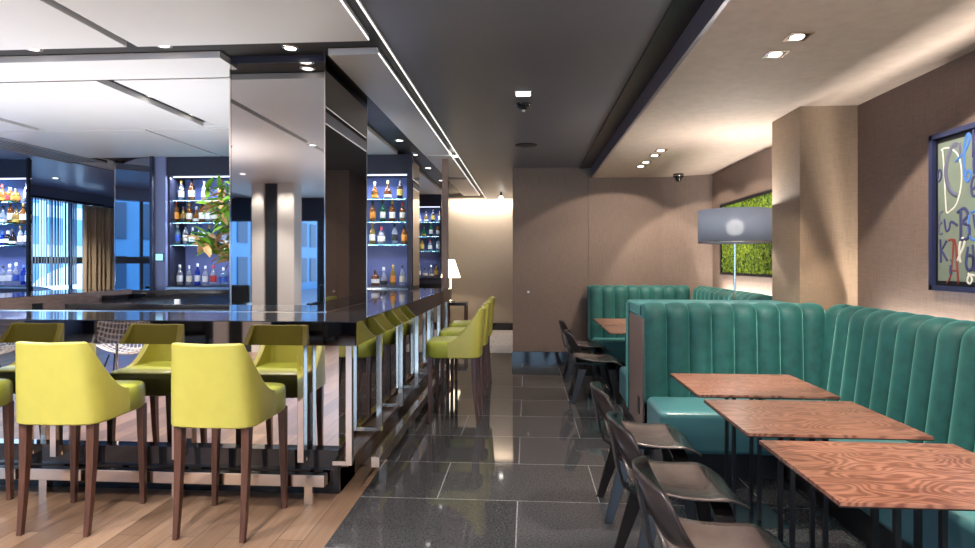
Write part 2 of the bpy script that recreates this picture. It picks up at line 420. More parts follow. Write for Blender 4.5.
facade(-14, -45, -15, 9, 'facade_a', 'facade_c', 'deep blue building behind the lounge windows')
facade(-30, 41, 64, 14, 'facade_a', 'facade_b', 'tall blue office block at the far end of the street')
c = thing('parked_car', 'pale car parked on the street outside the window', 'car', (-14.2, 18.2, -.3), 1.57)
mb = MB()
def carf(u, v):
    x = -2.1+4.2*u; a = v*PI
    top = .75 + .65*max(0, math.sin(PI*min(1, max(0, (u-.15)/.7))))**.5 if .15 < u < .85 else .75
    return (x, .85*math.cos(a), .3+(top-.0)*math.sin(a)**.4)
mb.grid(carf, 20, 12); mb.build('body', 'white_plastic', c, smooth=True)
for x in (-1.3, 1.3):
    for y in (-.8, .8): MB().tube([(x, y-.1, .32), (x, y+.1, .32)], .32, 16).build('wheel', 'black', c)

# ------------------------------------------------------------------ mirrored column
mb = MB()
struct('column', B(-2.078, -1.418, 4.052, 5.09, 0, 2.90), 'black', 'core of the mirrored column')
t = thing('column_cladding', 'tall mirror cladding wrapped around the column behind the bar counter', 'mirror', (-1.75, 4.55, 0))
B(-.335, .335, -.51, -.50, 1.101, 2.86).build('front_mirror', 'bronze_mirror', t)
B(.335, .345, -.51, .55, 1.101, 2.90).build('side_mirror', 'side_mirror', t)
B(-.345, -.335, -.51, .55, 1.101, 2.90).build('side_mirror', 'side_mirror', t)
B(-.34, .34, -.514, -.50, 2.85, 2.90).build('top_band', 'display_frame', t)
B(-.346, -.338, -.516, -.508, 1.101, 2.9).build('edge_trim', 'chrome', t)
B(.336, .344, -.516, -.508, 1.101, 2.9).build('edge_trim', 'chrome', t)
B(.338, .348, .55, .56, 1.101, 2.9).build('edge_trim', 'chrome', t)

# ------------------------------------------------------------------ bar counter
bar = thing('bar_counter', 'long L-shaped bar with glossy black top, mirror body and chrome posts', 'bar counter', (0, 0, 0))
mb = MB(); T0, T1 = .958, 1.10
mb.box(-5.9, -1.004, 3.404, 4.02, T0, T1); mb.box(-1.40, -1.004, 4.02, 7.75, T0, T1); mb.box(-5.9, -5.1, 4.02, 7.3, T0, T1)
mb.box(-1.9, -1.40, 5.12, 7.5, T0, T1)
mb.build('countertop', 'counter', bar)
B(-5.9, -1.0, 3.396, 3.404, T0, T1-.004).build('fascia', 'fascia', bar)
B(-1.004, -.996, 3.396, 7.75, T0, T1-.004).build('fascia', 'fascia', bar)
B(-5.9, -1.40, 4.02, 4.03, 1.085, 1.104).build('metal_edge', 'chrome', bar)
B(-1.402, -1.395, 4.03, 7.75, 1.09, 1.104).build('metal_edge', 'chrome', bar)
# mirror body
B(-5.8, -1.15, 3.545, 3.56, .20, T0).build('mirror_panel', 'mirror', bar)
B(-1.165, -1.15, 3.56, 7.7, .20, T0).build('mirror_panel', 'mirror', bar)
B(-5.8, -1.165, 3.56, 3.96, .19, T0).build('body', 'black', bar)
B(-1.42, -1.165, 3.96, 7.7, .19, T0).build('body', 'black', bar)
B(-5.85, -5.15, 3.96, 7.25, 0, T0).build('side_body', 'counter_wood', bar)
B(-5.8, -1.17, 3.62, 3.95, 0, .19).build('plinth', 'black_gloss', bar)
mb = B(-1.4, -1.17, 3.64, 7.7, 0, .19); mb.build('plinth', 'side_mirror', bar)
B(-5.8, -1.14, 3.50, 3.62, .19, .31).build('shadow_rail', 'black_gloss', bar)
B(-1.18, -1.10, 3.56, 7.7, .19, .215).build('shadow_rail', 'door_wood', bar)
B(-5.10, -5.085, 4.03, 7.29, .80, 1.095).build('wood_band', 'counter_wood', bar)
def post(x, y, side):
    mb = MB(); 
    if side: mb.box(x-.02, x+.02, y-.018, y+.018, .235, T0)
    else: mb.box(x-.02, x+.02, y-.03, y+.03, .25, T0)
    p = mb.build('chrome_post', 'chrome', bar, bevel=.003, seg=1)
    mb = MB()
    if side: mb.box(x-.10, x-.015, y-.014, y+.014, .235, .26)
    else: mb.box(x-.023, x+.023, y+.02, y+.06, .25, .27)
    mb.build('foot_bracket', 'chrome', p)
for x in (-1.35, -2.13, -2.91, -3.10, -3.9, -4.7, -5.5): post(x, 3.47, False)
for y in (3.47, 4.19, 4.91, 5.63, 6.35, 7.07, 7.7): post(-1.06, y, True)
# foot rails
def rail(x0, x1, y0, y1, feet):
    r = B(x0, x1, y0, y1, .110, .182).build('foot_rail', 'chrome', bar, bevel=.004, seg=1)
    for fx, fy in feet: B(fx-.025, fx+.025, fy-.025, fy+.025, 0, .110).build('rail_foot', 'chrome', r)
rail(-5.8, -1.20, 3.43, 3.49, [(-1.30, 3.46), (-2.12, 3.46), (-2.97, 3.46), (-3.8, 3.46), (-4.7, 3.46)])
rail(-1.015, -.955, 3.78, 7.7, [(-.985, 4.0), (-.985, 5.0), (-.985, 6.0), (-.985, 7.0)])
B(-5.086, -5.075, 5.75, 5.87, .93, 1.02).build('wall_socket', 'socket', bar)
B(-5.1, -4.94, 6.75, 7.25, .86, 1.05).build('end_box', 'black_gloss', bar)

# ------------------------------------------------------------------ back counter and display cabinets
bc = thing('back_counter', 'steel and black back bar counter under the middle display cabinet', 'counter', (-3.5, 6.8, 0))
B(-1.42, 1.55, -.8, .75, .955, 1.0).build('worktop', 'counter', bc)
B(-1.42, 1.55, -.82, -.8, .95, 1.004).build('front_edge', 'black_gloss', bc)
B(-1.38, 1.5, -.72, .75, 0, .955).build('cabinet_body', 'display_frame', bc)
for k in range(4): B(-1.3+.7*k, -.64+.7*k, -.735, -.72, .1, .85).build('door', 'steel', bc)
B(-1.42, 1.0, .25, .75, 1.0, 1.10).build('upper_step', 'black_gloss', bc)
tag(B(-3.72, -3.67, 6.0, 6.03, 1.004, 1.055).build('menu_card', 'white_plastic'), 'small white card standing at the end of the back counter', 'card')
tag(B(-4.92, -4.86, 5.85, 5.9, 0, 0.01).build('floor_drain', 'steel'), 'small steel drain in the floor behind the bar', 'drain') if 0 else None

BOTN = [0]
GL = {}
def gmat(key, col, tr=.75, rough=.05):
    if key not in GL: GL[key] = pbr('glass_'+key, col, rough, trans=tr, ior=1.35, coat=.3).name
    return GL[key]
GCOL = dict(amber=(.72, .26, .04), clear=(.85, .88, .92), green=(.05, .35, .10), blue=(.03, .10, .75), whisky=(.55, .18, .03), gold=(.85, .50, .10), pale_blue=(.45, .70, .85), dark=(.05, .035, .03), pink=(.8, .45, .45))
LCOL = dict(cream=(.80, .74, .60), white=(.85, .85, .85), black=(.03, .03, .03), red=(.6, .05, .04), gold=(.6, .4, .08), blue=(.05, .12, .5), orange=(.8, .3, .04))
for k, c in LCOL.items(): pbr('label_'+k, c, .5)
SHAPES = {
 'tall slim': ([(0, 0), (.033, 0), (.036, .02), (.036, .165), (.030, .19), (.013, .215), (.012, .275)], None),
 'square': ([(0, 0), (.040, 0), (.042, .015), (.042, .13), (.034, .15), (.014, .165), (.013, .21)], 4),
 'round': ([(0, 0), (.035, 0), (.046, .03), (.048, .07), (.040, .11), (.018, .145), (.013, .165), (.013, .21)], None),
 'straight': ([(0, 0), (.036, 0), (.038, .01), (.038, .155), (.028, .18), (.014, .195), (.013, .25)], None),
 'squat': ([(0, 0), (.044, 0), (.048, .015), (.048, .10), (.040, .12), (.016, .135), (.015, .17)], 5),
}
PROTO = {}
def bottle_proto(shape, glass, label, cap):
    key = (shape, glass, label, cap)
    if key not in PROTO:
        prof, sq = SHAPES[shape]
        PROTO[key] = None
        ms = []
        for nm, mt, pf, s_ in (('glass_body', gmat(glass, GCOL[glass]), prof, sq),
                           ('cap', 'label_'+cap, [(prof[-1][0]+.003, prof[-1][1]-.03), (prof[-1][0]+.003, prof[-1][1]+.012), (0, prof[-1][1]+.012)], None),
                           ('paper_label', 'label_'+label, [(prof[2][0]+.0025, prof[3][1]*.30), (prof[2][0]+.0025, prof[3][1]*.80)], sq)):
            mb = MB(); mb.lathe(pf, 14, sq=s_)
            me = bpy.data.meshes.new(nm); me.from_pydata(mb.v, [], mb.f); me.materials.append(MATS[mt])
            for p in me.polygons: p.use_smooth = True
            ms.append((nm, me))
        PROTO[key] = ms
    return PROTO[key]
def bottle(x, y, z, spec, label, group, sc=1.0):
    ms = bottle_proto(*spec)
    r = thing('bottle', label, 'bottle', (x, y, z), random.uniform(0, 6), group)
    r.scale = (sc, sc, sc*1.06)
    for nm, me in ms:
        o = bpy.data.objects.new(nm, me); COL.objects.link(o); o.parent = r
ORD = ['first', 'second', 'third', 'fourth', 'fifth', 'sixth', 'seventh', 'eighth', 'ninth']
SZ = [2.284, 1.984, 1.684, 1.135]
SN = ['top shelf', 'second shelf', 'third shelf', 'counter level']
WORDS = dict(amber='amber', clear='clear', green='green', blue='deep blue', whisky='brown', gold='golden', pale_blue='pale blue', dark='dark', pink='pinkish')

def cabinet(x0, x1, y, label, rows, where, glow=1.0, slant=0):
    t = thing('display_cabinet', label, 'display cabinet', ((x0+x1)/2, y, 0))
    w = (x1-x0)/2; d = .38
    B(-w, w-slant, d-.02, d, 1.0, 2.66).build('back_panel', 'display_blue', t)
    if slant:
        mb = MB(); mb.add([(w-.02, 0, 1), (w, 0, 1), (w-slant, d, 1), (w-slant-.02, d, 1), (w-.02, 0, 2.66), (w, 0, 2.66), (w-slant, d, 2.66), (w-slant-.02, d, 2.66)], [(0, 1, 2, 3), (7, 6, 5, 4), (0, 4, 5, 1), (1, 5, 6, 2), (2, 6, 7, 3), (3, 7, 4, 0)])
        mb.build('side_panel', 'display_frame', t)
    for s_ in ((-1,) if slant else (-1, 1)):
        a, b_ = sorted((s_*w, s_*(w-.03))); B(a, b_, 0, d, 1.0, 2.66).build('side_panel', 'display_frame', t)
    B(-w, w-slant*.0, -.02, d*(.1 if slant else 1), 2.60, 2.848).build('header', 'display_frame', t)
    B(-w, w, -.03, d*(.1 if slant else 1), 1.0, 1.13).build('base', 'display_frame', t)
    B(-w, w, -.05, -.03, 1.09, 1.115).build('steel_edge', 'steel', t)
    B(-w, w-slant, .0, d, 0, 1.12).build('plinth', 'black', t)
    for z in SZ[:3]:
        B(-w+.03, w-.03-slant*.9, .03, d-.02, z-.012, z).build('glass_shelf', 'glass_shelf', t)
    B(-w+.04, w-.04, .05, .07, 2.588, 2.599).build('light_strip', 'led', t)
    la = bpy.data.lights.new('cabinet_light', 'AREA'); la.shape = 'RECTANGLE'; la.size = 2*w-.1; la.size_y = .06; la.energy = 16*glow*w; la.color = (.62, .70, 1)
    lo = bpy.data.objects.new('cabinet_light', la); COL.objects.link(lo); lo.parent = t; lo.location = (0, .06, 2.58); lo.rotation_euler = (-.25, 0, 0)
    for z in SZ[:3]:
        la = bpy.data.lights.new('shelf_light', 'AREA'); la.shape = 'RECTANGLE'; la.size = 2*w-.1; la.size_y = .02; la.energy = 6*glow*w; la.color = (.62, .72, 1)
        lo = bpy.data.objects.new('shelf_light', la); COL.objects.link(lo); lo.parent = t; lo.location = (0, .04, z-.015); lo.rotation_euler = (-.4, 0, 0)
    for r_, row in enumerate(rows):
        for k, it in enumerate(row):
            xx, spec = it
            bottle(xx, y+.16+random.uniform(-.02, .02), SZ[r_], spec,
                   f'{WORDS[spec[1]]} {spec[0]} bottle, {ORD[k]} along the {SN[r_]} of the {where} cabinet', f'bottles in the {where} cabinet', random.uniform(.95, 1.08))
    return t
def px2x(px, y):  # display position along x for a point in the shelf plane
    u = (px-487.5)/F; th = math.atan(39.5/F); z = y/(u*math.sin(th)+math.cos(th)); return z*(u*math.cos(th)-math.sin(th))
S, Q, R_, T_, U = 'tall slim', 'square', 'round', 'straight', 'squat'
mid = [
 [(181, (T_, 'clear', 'cream', 'gold')), (191, (T_, 'whisky', 'cream', 'black')), (204, (T_, 'clear', 'white', 'white')), (221, (T_, 'amber', 'orange', 'red')), (230, (Q, 'clear', 'cream', 'black'))],
 [(177, (S, 'whisky', 'orange', 'red')), (184, (R_, 'gold', 'black', 'black')), (190, (T_, 'amber', 'cream', 'gold')), (196, (R_, 'amber', 'cream', 'white')), (202, (T_, 'whisky', 'cream', 'black')), (208, (T_, 'clear', 'white', 'white')), (215, (T_, 'gold', 'cream', 'gold')), (222, (T_, 'amber', 'gold', 'black'))],
 [(178, (T_, 'pale_blue', 'blue', 'white')), (186, (S, 'clear', 'cream', 'black')), (193, (Q, 'green', 'white', 'white')), (200, (T_, 'clear', 'white', 'blue')), (209, (T_, 'green', 'cream', 'gold')), (224, (R_, 'clear', 'cream', 'gold'))],
 [(180, (T_, 'clear', 'white', 'white')), (189, (T_, 'clear', 'cream', 'white')), (198, (S, 'blue', 'white', 'white')), (206, (T_, 'clear', 'white', 'white')), (214, (T_, 'clear', 'red', 'red')), (223, (Q, 'pale_blue', 'blue', 'white'))]]
right = [
 [(375, (R_, 'amber', 'orange', 'white')), (388, (R_, 'whisky', 'cream', 'gold')), (400, (T_, 'dark', 'gold', 'black'))],
 [(373, (T_, 'amber', 'orange', 'black')), (382.5, (S, 'green', 'cream', 'black')), (392, (T_, 'whisky', 'cream', 'gold')), (402.5, (T_, 'amber', 'cream', 'red'))],
 [(372, (T_, 'gold', 'cream', 'gold')), (381.5, (Q, 'clear', 'cream', 'red')), (394.5, (T_, 'clear', 'black', 'black')), (404.5, (T_, 'whisky', 'orange', 'black'))],
 [(375, (U, 'whisky', 'white', 'black')), (383.5, (R_, 'clear', 'black', 'white')), (393, (T_, 'gold', 'orange', 'gold')), (402.5, (T_, 'clear', 'cream', 'black'))]]
left = [
 [(2, (R_, 'amber', 'orange', 'red')), (9, (U, 'amber', 'red', 'gold')), (16, (U, 'gold', 'orange', 'black')), (27.5, (T_, 'clear', 'cream', 'black'))],
 [(2, (R_, 'clear', 'cream', 'black')), (10, (S, 'whisky', 'cream', 'gold')), (16, (R_, 'gold', 'gold', 'black')), (22.5, (T_, 'amber', 'cream', 'gold')), (28, (T_, 'dark', 'cream', 'gold'))],
 [(1.5, (U, 'blue', 'white', 'blue')), (7, (U, 'dark', 'white', 'white')), (13.5, (R_, 'dark', 'cream', 'black')), (20, (T_, 'clear', 'cream', 'gold')), (26.5, (T_, 'pale_blue', 'white', 'white'))],
 [(3, (T_, 'clear', 'white', 'black')), (8.5, (T_, 'clear', 'white', 'white')), (15, (S, 'clear', 'blue', 'white')), (23, (T_, 'blue', 'blue', 'blue')), (29, (T_, 'clear', 'white', 'black'))]]
far = [
 [(419, (R_, 'clear', 'cream', 'black')), (426, (R_, 'gold', 'cream', 'black')), (433, (T_, 'dark', 'gold', 'black')), (440, (T_, 'amber', 'cream', 'black'))],
 [(417, (T_, 'amber', 'cream', 'black')), (424, (R_, 'green', 'gold', 'black')), (431, (S, 'green', 'cream', 'gold')), (438, (T_, 'whisky', 'cream', 'black'))],
 [(416, (T_, 'gold', 'cream', 'black')), (422, (T_, 'gold', 'gold', 'black')), (430, (Q, 'clear', 'cream', 'red')), (438, (T_, 'clear', 'cream', 'black'))],
 [(419, (T_, 'clear', 'cream', 'gold')), (425, (U, 'clear', 'cream', 'black')), (431, (R_, 'clear', 'cream', 'white')), (436, (T_, 'gold', 'gold', 'black')), (442, (T_, 'clear', 'cream', 'black'))]]
def conv(rows, y): return [[(px2x(p, y+.16), s_) for p, s_ in r] for r in rows]
cabinet(-4.80, -3.35, 7.6, 'lit blue display cabinet of bottles behind the leafy branches', conv(mid, 7.6), 'middle')
cabinet(-2.35, -1.53, 7.6, 'lit blue display cabinet of bottles between mirrored column and passage', conv(right, 7.6), 'passage-side', 1.1)
cabinet(-7.95, -6.76, 7.6, 'bright display cabinet of bottles beside the blue window', conv(left, 7.6), 'window-side', 2.4, .34)
cabinet(-2.45, -1.76, 12.1, 'distant dark blue display cabinet of bottles seen down the passage', conv(far, 12.1), 'distant', .8)
B_ = struct('wall_display', B(-3.35, -2.35, 7.62, 7.95, 0, 2.95), 'display_frame', 'dark wall between two display cabinets behind the column')
struct('wall_display', B(-4.97, -4.80, 7.55, 7.95, 0, 2.85), 'pilaster_blue', 'blue pilaster beside the middle display cabinet')
struct('wall_display', B(-1.53, -1.475, 7.52, 8.0, 0, 2.85), 'display_frame', 'slim dark end wall of the passage-side cabinet')
struct('wall_display', B(-6.765, -6.73, 7.55, 7.585, 0, 2.86), 'frame_black', 'black end frame of the window-side cabinet')
struct('wall_display', B(-7.95, -7.1, 7.62, 8.0, 2.85, 2.95), 'black', 'black infill over the window-side cabinet')
tag(B(-4.93, -4.83, 7.535, 7.55, 1.47, 1.56).build('touch_screen', 'screen'), 'small square glowing touch screen on the blue pilaster', 'screen')
sc = COL.objects[-1]
B(-4.94, -4.82, 7.54, 7.551, 1.46, 1.57).build('bezel', 'black', sc)
# angled mirror panel
mp = thing('wall_mirror', 'tall dark framed mirror panel reflecting the windows beside the blue pilaster', 'mirror', (-5.30, 7.62, 0), math.radians(-20))
B(-.37, .37, 0, .03, .9, 2.84).build('mirror_glass', 'bronze_mirror', mp)
B(-.38, -.37, -.005, .03, .9, 2.85).build('frame_edge', 'chrome', mp); B(.33, .375, -.005, .03, .9, 2.85).build('frame_edge', 'display_frame', mp)
B(-.37, .37, -.01, .06, 0, .9).build('base_panel', 'black_gloss', mp)
# post at passage
struct('column', B(-1.15, -1.075, 7.95, 8.03, 0, 2.85), 'panel_brown', 'slim brown post at the end of the bar')
mp = thing('passage_mirror', 'narrow upright mirror strip on the end of the passage-side cabinet', 'mirror', (-1.47, 7.75, 0))
B(-.005, .005, -.23, .22, 1.14, 2.84).build('mirror_glass', 'mirror', mp)

# branches in vase
pl = thing('potted_branches', 'leafy green and brown branches in a dark vase half hidden by the mirrored column', 'plant', (-3.12, 6.22, 1.0))
MB().lathe([(0, 0), (.06, 0), (.08, .08), (.075, .22), (.045, .30), (.05, .34), (.042, .34), (.038, .30), (0, .28)], 20).build('vase', 'ceramic', pl, smooth=True)
tw = MB(); lg = MB(); lb = MB()
rnd = random.Random(3)
def leaf(mb, p, d, L, w):
    d = d.normalized(); up = Vector((rnd.uniform(-.6, .6), rnd.uniform(-.9, .2), 1)).normalized(); s_ = d.cross(up).normalized(); n_ = s_.cross(d)
    vs = []; N = 6
    for i in range(N+1):
        t_ = i/N; ww = w*math.sin(PI*min(1, t_*.93+.05))**.8; c = p + d*L*t_ - n_*L*.25*t_*t_
        vs += [c - s_*ww + n_*ww*.3, c, c + s_*ww + n_*ww*.3]
    fs = []
    for i in range(N):
        a = i*3; fs += [(a, a+3, a+4, a+1), (a+1, a+4, a+5, a+2)]
    mb.add(vs, fs)
for b_i in range(16):
    cl = b_i % 2
    tx = rnd.uniform(-.48, .25); tz = (rnd.uniform(1.02, 1.28) if cl else rnd.uniform(.56, .86)); ty = rnd.uniform(-.22, .2)
    p0 = Vector((0, 0, .3)); p3 = Vector((tx, ty, tz)); p1 = Vector((tx*.1, ty*.1, tz*.8)); 
    pts = [((1-t_)**2)*p0 + 2*(1-t_)*t_*p1 + t_*t_*p3 for t_ in [k/8 for k in range(9)]]
    tw.tube(pts, [.007-.0006*k for k in range(9)], 5)
    for k in range(5, 9):
        for q in range(5):
            d = Vector((rnd.uniform(-1, 1), rnd.uniform(-1, 1), rnd.uniform(-.5, .8)))
            leaf(lg if rnd.random() < (.62 if cl else .5) else lb, pts[k] + Vector((0, 0, rnd.uniform(-.03, .03))), d, rnd.uniform(.13, .21), rnd.uniform(.024, .042))
tw.build('branches', 'twig', pl); lg.build('green_leaves', 'leaf_green', pl, smooth=True, fix=False); lb.build('brown_leaves', 'leaf_brown', pl, smooth=True, fix=False)

# ------------------------------------------------------------------ bar stools
def make_stool(label, loc, rz, group):
    t = thing('bar_stool', label, 'bar stool', loc, rz, group)
    # seat
    def seatf(u, v):   # u around, v profile
        prof = [(0.0, .738), (.75, .736), (.93, .732), (.985, .718), (1.0, .69), (1.0, .60), (.96, .585), (0, .585)]
        k = v*(len(prof)-1); i = min(int(k), len(prof)-2); f_ = k-i
        r = prof[i][0]*(1-f_)+prof[i+1][0]*f_; z = prof[i][1]*(1-f_)+prof[i+1][1]*f_
        a = u*2*PI; ca, sa = math.cos(a), math.sin(a); q = (abs(ca)**7+abs(sa)**7)**(-1/7)
        return (.233*r*ca*q, .0+.245*r*sa*q, z)
    mb = MB().grid(seatf, 40, 7); mb.build('seat', 'lime_seat', t, smooth=True)
    # wrap-around back
    W = .238
    path = [(W, .04), (W, .0), (W, -.05), (W, -.12), (W*.985, -.17), (W*.93, -.215), (W*.80, -.243), (W*.5, -.256), (0, -.262)]
    path += [(-x, y) for x, y in path[-2::-1]]
    n = len(path)-1
    def shell(u, v):
        k = u*n; i = min(int(k), n-1); f_ = k-i
        x = path[i][0]*(1-f_)+path[i+1][0]*f_; y = path[i][1]*(1-f_)+path[i+1][1]*f_
        tt = min(1, max(0, (.04-y)/.255)); top = .735+.295*(tt**1.9)
        if abs(x) < W*.9 and y < -.22: top = 1.03 - .006*(1-abs(x)/W)
        z = .59+(top-.59)*v
        sx = 1-.115*max(0, (z-.62)/.41)**1.1
        lean = -.035*max(0, (z-.62)/.41)
        return (x*sx, y+lean*tt, z)
    MB().grid(shell, n*2, 10).build('backrest', 'lime', t, smooth=True, solid=.040, bevel=.010, seg=2, soff=1 if False else -1)
    for sx in (-1, 1):
        def leg(x0, y0, x1, y1, z0, z1, w0, w1, bend=0):
            mb = MB(); rings = []
            N = 6
            for i in range(N+1):
                q = i/N; z = z0+(z1-z0)*q; x = x0+(x1-x0)*q; y = y0+(y1-y0)*q + bend*(1-q)**2; w = w0+(w1-w0)*q
                rings.append([(x-w, y-w, z), (x+w, y-w, z), (x+w, y+w, z), (x-w, y+w, z)])
            fs = [(i*4+k, i*4+(k+1) % 4, i*4+4+(k+1) % 4, i*4+4+k) for i in range(N) for k in range(4)] + [(3, 2, 1, 0), (N*4, N*4+1, N*4+2, N*4+3)]
            mb.add([v for r in rings for v in r], fs); return mb.build('leg', 'stool_leg', t, bevel=.003, seg=1)
        leg(sx*.215, .195, sx*.203, .195, 0, .60, .014, .022)
        leg(sx*.182, -.20, sx*.185, -.195, 0, .60, .014, .023, bend=-.035)
    mb = MB()
    return t
G1 = 'lime leather stools along the front of the bar'
s0 = make_stool('lime leather bar stool farthest from the mirrored column, cut by the picture edge', (-3.36, 3.20, 0), .0, G1)
copy_tree(s0, (-2.51, 3.20, 0), 0.03, 'lime leather bar stool in the middle of the front row, seen from behind', G1)
copy_tree(s0, (-1.645, 3.20, 0), -0.02, 'lime leather bar stool nearest the bar corner, seen from behind', G1)
G2 = 'lime leather stools along the corridor side of the bar'
for k, nm in enumerate(('nearest of the corridor row, seen side-on', 'in the middle of the corridor row', 'last of the corridor row, by the far end of the bar')):
    copy_tree(s0, (-.675, 5.47+.775*k, 0), PI/2, 'lime leather bar stool '+nm, G2)

# ------------------------------------------------------------------ dining tables
def make_table(label, loc, group, w=.75, d=.62, n4=True):
    t = thing('dining_table', label, 'table', loc, 0, group)
    B(-w/2, w/2, -d/2, d/2, .712, .727).build('table_top', 'table_wood', t, bevel=.001, seg=1)
    B(-w/2-.001, w/2+.001, -d/2-.001, d/2+.001, .710, .7145).build('top_edge', 'table_edge', t)
    if n4:
        for x in (-.147, -.007):
            for y in (-.205, -.085): B(x-.009, x+.009, y-.009, y+.009, .008, .711).build('leg', 'frame_black', t)
        B(-.26, .12, -.30, .03, 0, .008).build('base_plate', 'steel', t)
    else:
        MB().tube([(0, 0, .01), (0, 0, .704)], .02, 12).build('leg', 'frame_black', t)
        B(-.2, .2, -.2, .2, 0, .01).build('base_plate', 'steel', t)
    return t
G3 = 'wood-top tables along the long banquette'
t1 = make_table('reddish wood-top table nearest the green end banquette', (1.305, 3.60, 0), G3)
copy_tree(t1, (1.305, 2.87, 0), None, 'reddish wood-top table in the middle of the row of three', G3)
copy_tree(t1, (1.315, 2.155, 0), None, 'reddish wood-top table closest to the camera, with the most visible swirling grain', G3)
G4 = 'wood-top tables in the far booth'
t4 = make_table('small wood-top table in the far booth, nearer the banquette divider', (1.21, 6.48, 0), G4, .73, .74, False)
copy_tree(t4, (1.21, 7.27, 0), None, 'small wood-top table in the far booth, against the end banquette', G4)

# ------------------------------------------------------------------ plywood chairs (facing +x locally)
def make_chair(label, loc, rz, group):
    t = thing('plywood_chair', label, 'chair', loc, rz, group)
    def sf(u, v):
        x = -.24+.49*u; a = (v-.5)*2
        wid = .235*(1-.10*(1-u)**2) * (1-max(0, (u-.72)/.28)**3*.22) * (1-max(0, (.12-u)/.12)**2*.16)
        z = .425 - .02*math.sin(PI*min(1, u/.8)) + .045*abs(a)**2.2*(1-.7*u) - .055*max(0, (u-.68)/.32)**2 + .02*(1-u)
        return (x, a*wid, z)
    MB().grid(sf, 20, 16).build('seat', 'chair_ply', t, smooth=True, solid=.012)
    def bf(u, v):
        a = (u-.5)*2; b_ = (v-.5)*2
        q = (1-.22*abs(b_)**3.0)
        y = a*.225*q; zz = b_*.115*(1-.16*abs(a)**3)
        x = -.30 - .05*b_ + .075*a*a - .012*(1-b_*b_)
        return (x, y, .615+zz)
    MB().grid(bf, 18, 12).build('backrest', 'chair_back', t, smooth=True, solid=.011)
    # spine strip: from under seat front to back panel, flat bent ply
    def strip(pts, w, th, name, y0=0, mt='chair_dark'):
        mb = MB(); P_ = [Vector(p) for p in pts]; rings = []
        for i, p in enumerate(P_):
            d = (P_[min(i+1, len(P_)-1)]-P_[max(i-1, 0)]).normalized(); n_ = Vector((-d.z, 0, d.x))
            ww = w[i] if isinstance(w, list) else w
            rings.append([p+n_*th/2+Vector((0, y0-ww, 0)), p+n_*th/2+Vector((0, y0+ww, 0)), p-n_*th/2+Vector((0, y0+ww, 0)), p-n_*th/2+Vector((0, y0-ww, 0))])
        N = len(P_)-1
        fs = [(i*4+k, i*4+(k+1) % 4, i*4+4+(k+1) % 4, i*4+4+k) for i in range(N) for k in range(4)] + [(3, 2, 1, 0), (N*4, N*4+1, N*4+2, N*4+3)]
        mb.add([v for r in rings for v in r], fs); return mb.build(name, mt, t, smooth=False, bevel=.002, seg=1)
    strip([(.15, 0, .385), (0, 0, .375), (-.14, 0, .375), (-.22, 0, .385), (-.275, 0, .42), (-.297, 0, .49), (-.312, 0, .58), (-.335, 0, .70)], .045, .014, 'spine')
    def arch(xt, xb, ztop, wt, wb, name):
        # inverted-U bent plywood leg pair across the width
        pts = []
        for k in range(0, 7): q = k/6; pts.append((xb+(xt-xb)*q, -(wb+(wt-wb)*q), ztop*.9*q))
        for k in range(1, 6):
            a = PI*k/6; pts.append((xt, -wt*math.cos(a), ztop*.9+ztop*.1*math.sin(a)))
        for k in range(6, -1, -1): q = k/6; pts.append((xb+(xt-xb)*q, (wb+(wt-wb)*q), ztop*.9*q))
        mb = MB(); P_ = [Vector(p) for p in pts]; rings = []
        for i, p in enumerate(P_):
            d = (P_[min(i+1, len(P_)-1)]-P_[max(i-1, 0)]).normalized(); n_ = d.cross(Vector((1, 0, 0))).normalized()
            hw = .022+.02*min(1, p.z/ztop)
            rings.append([p+n_*.007+Vector((-hw, 0, 0)), p+n_*.007+Vector((hw, 0, 0)), p-n_*.007+Vector((hw, 0, 0)), p-n_*.007+Vector((-hw, 0, 0))])
        N = len(P_)-1
        fs = [(i*4+k, i*4+(k+1) % 4, i*4+4+(k+1) % 4, i*4+4+k) for i in range(N) for k in range(4)] + [(3, 2, 1, 0), (N*4, N*4+1, N*4+2, N*4+3)]
        mb.add([v for r in rings for v in r], fs); return mb.build(name, 'chair_dark', t, bevel=.002, seg=1)
    arch(.13, .19, .385, .17, .20, 'front_leg_arch')
    arch(-.17, -.27, .37, .15, .185, 'rear_leg_arch')
    return t
G5 = 'dark plywood chairs facing the tables'
c1 = make_chair('dark plywood chair at the table nearest the end banquette', (.72, 3.50, 0), 0, G5)
copy_tree(c1, (.72, 2.79, 0), 0.02, 'dark plywood chair at the middle table of the row', G5)
copy_tree(c1, (.72, 2.10, 0), -.02, 'dark plywood chair closest to the camera, mostly cut by the picture edge', G5)
G6 = 'dark plywood chairs in the far booth'
copy_tree(c1, (.74, 6.28, 0), 0, 'dark plywood chair in the far booth, in front of the banquette divider', G6)
copy_tree(c1, (.74, 7.33, 0), 0, 'dark plywood chair in the far booth, closer to the brown wall', G6)

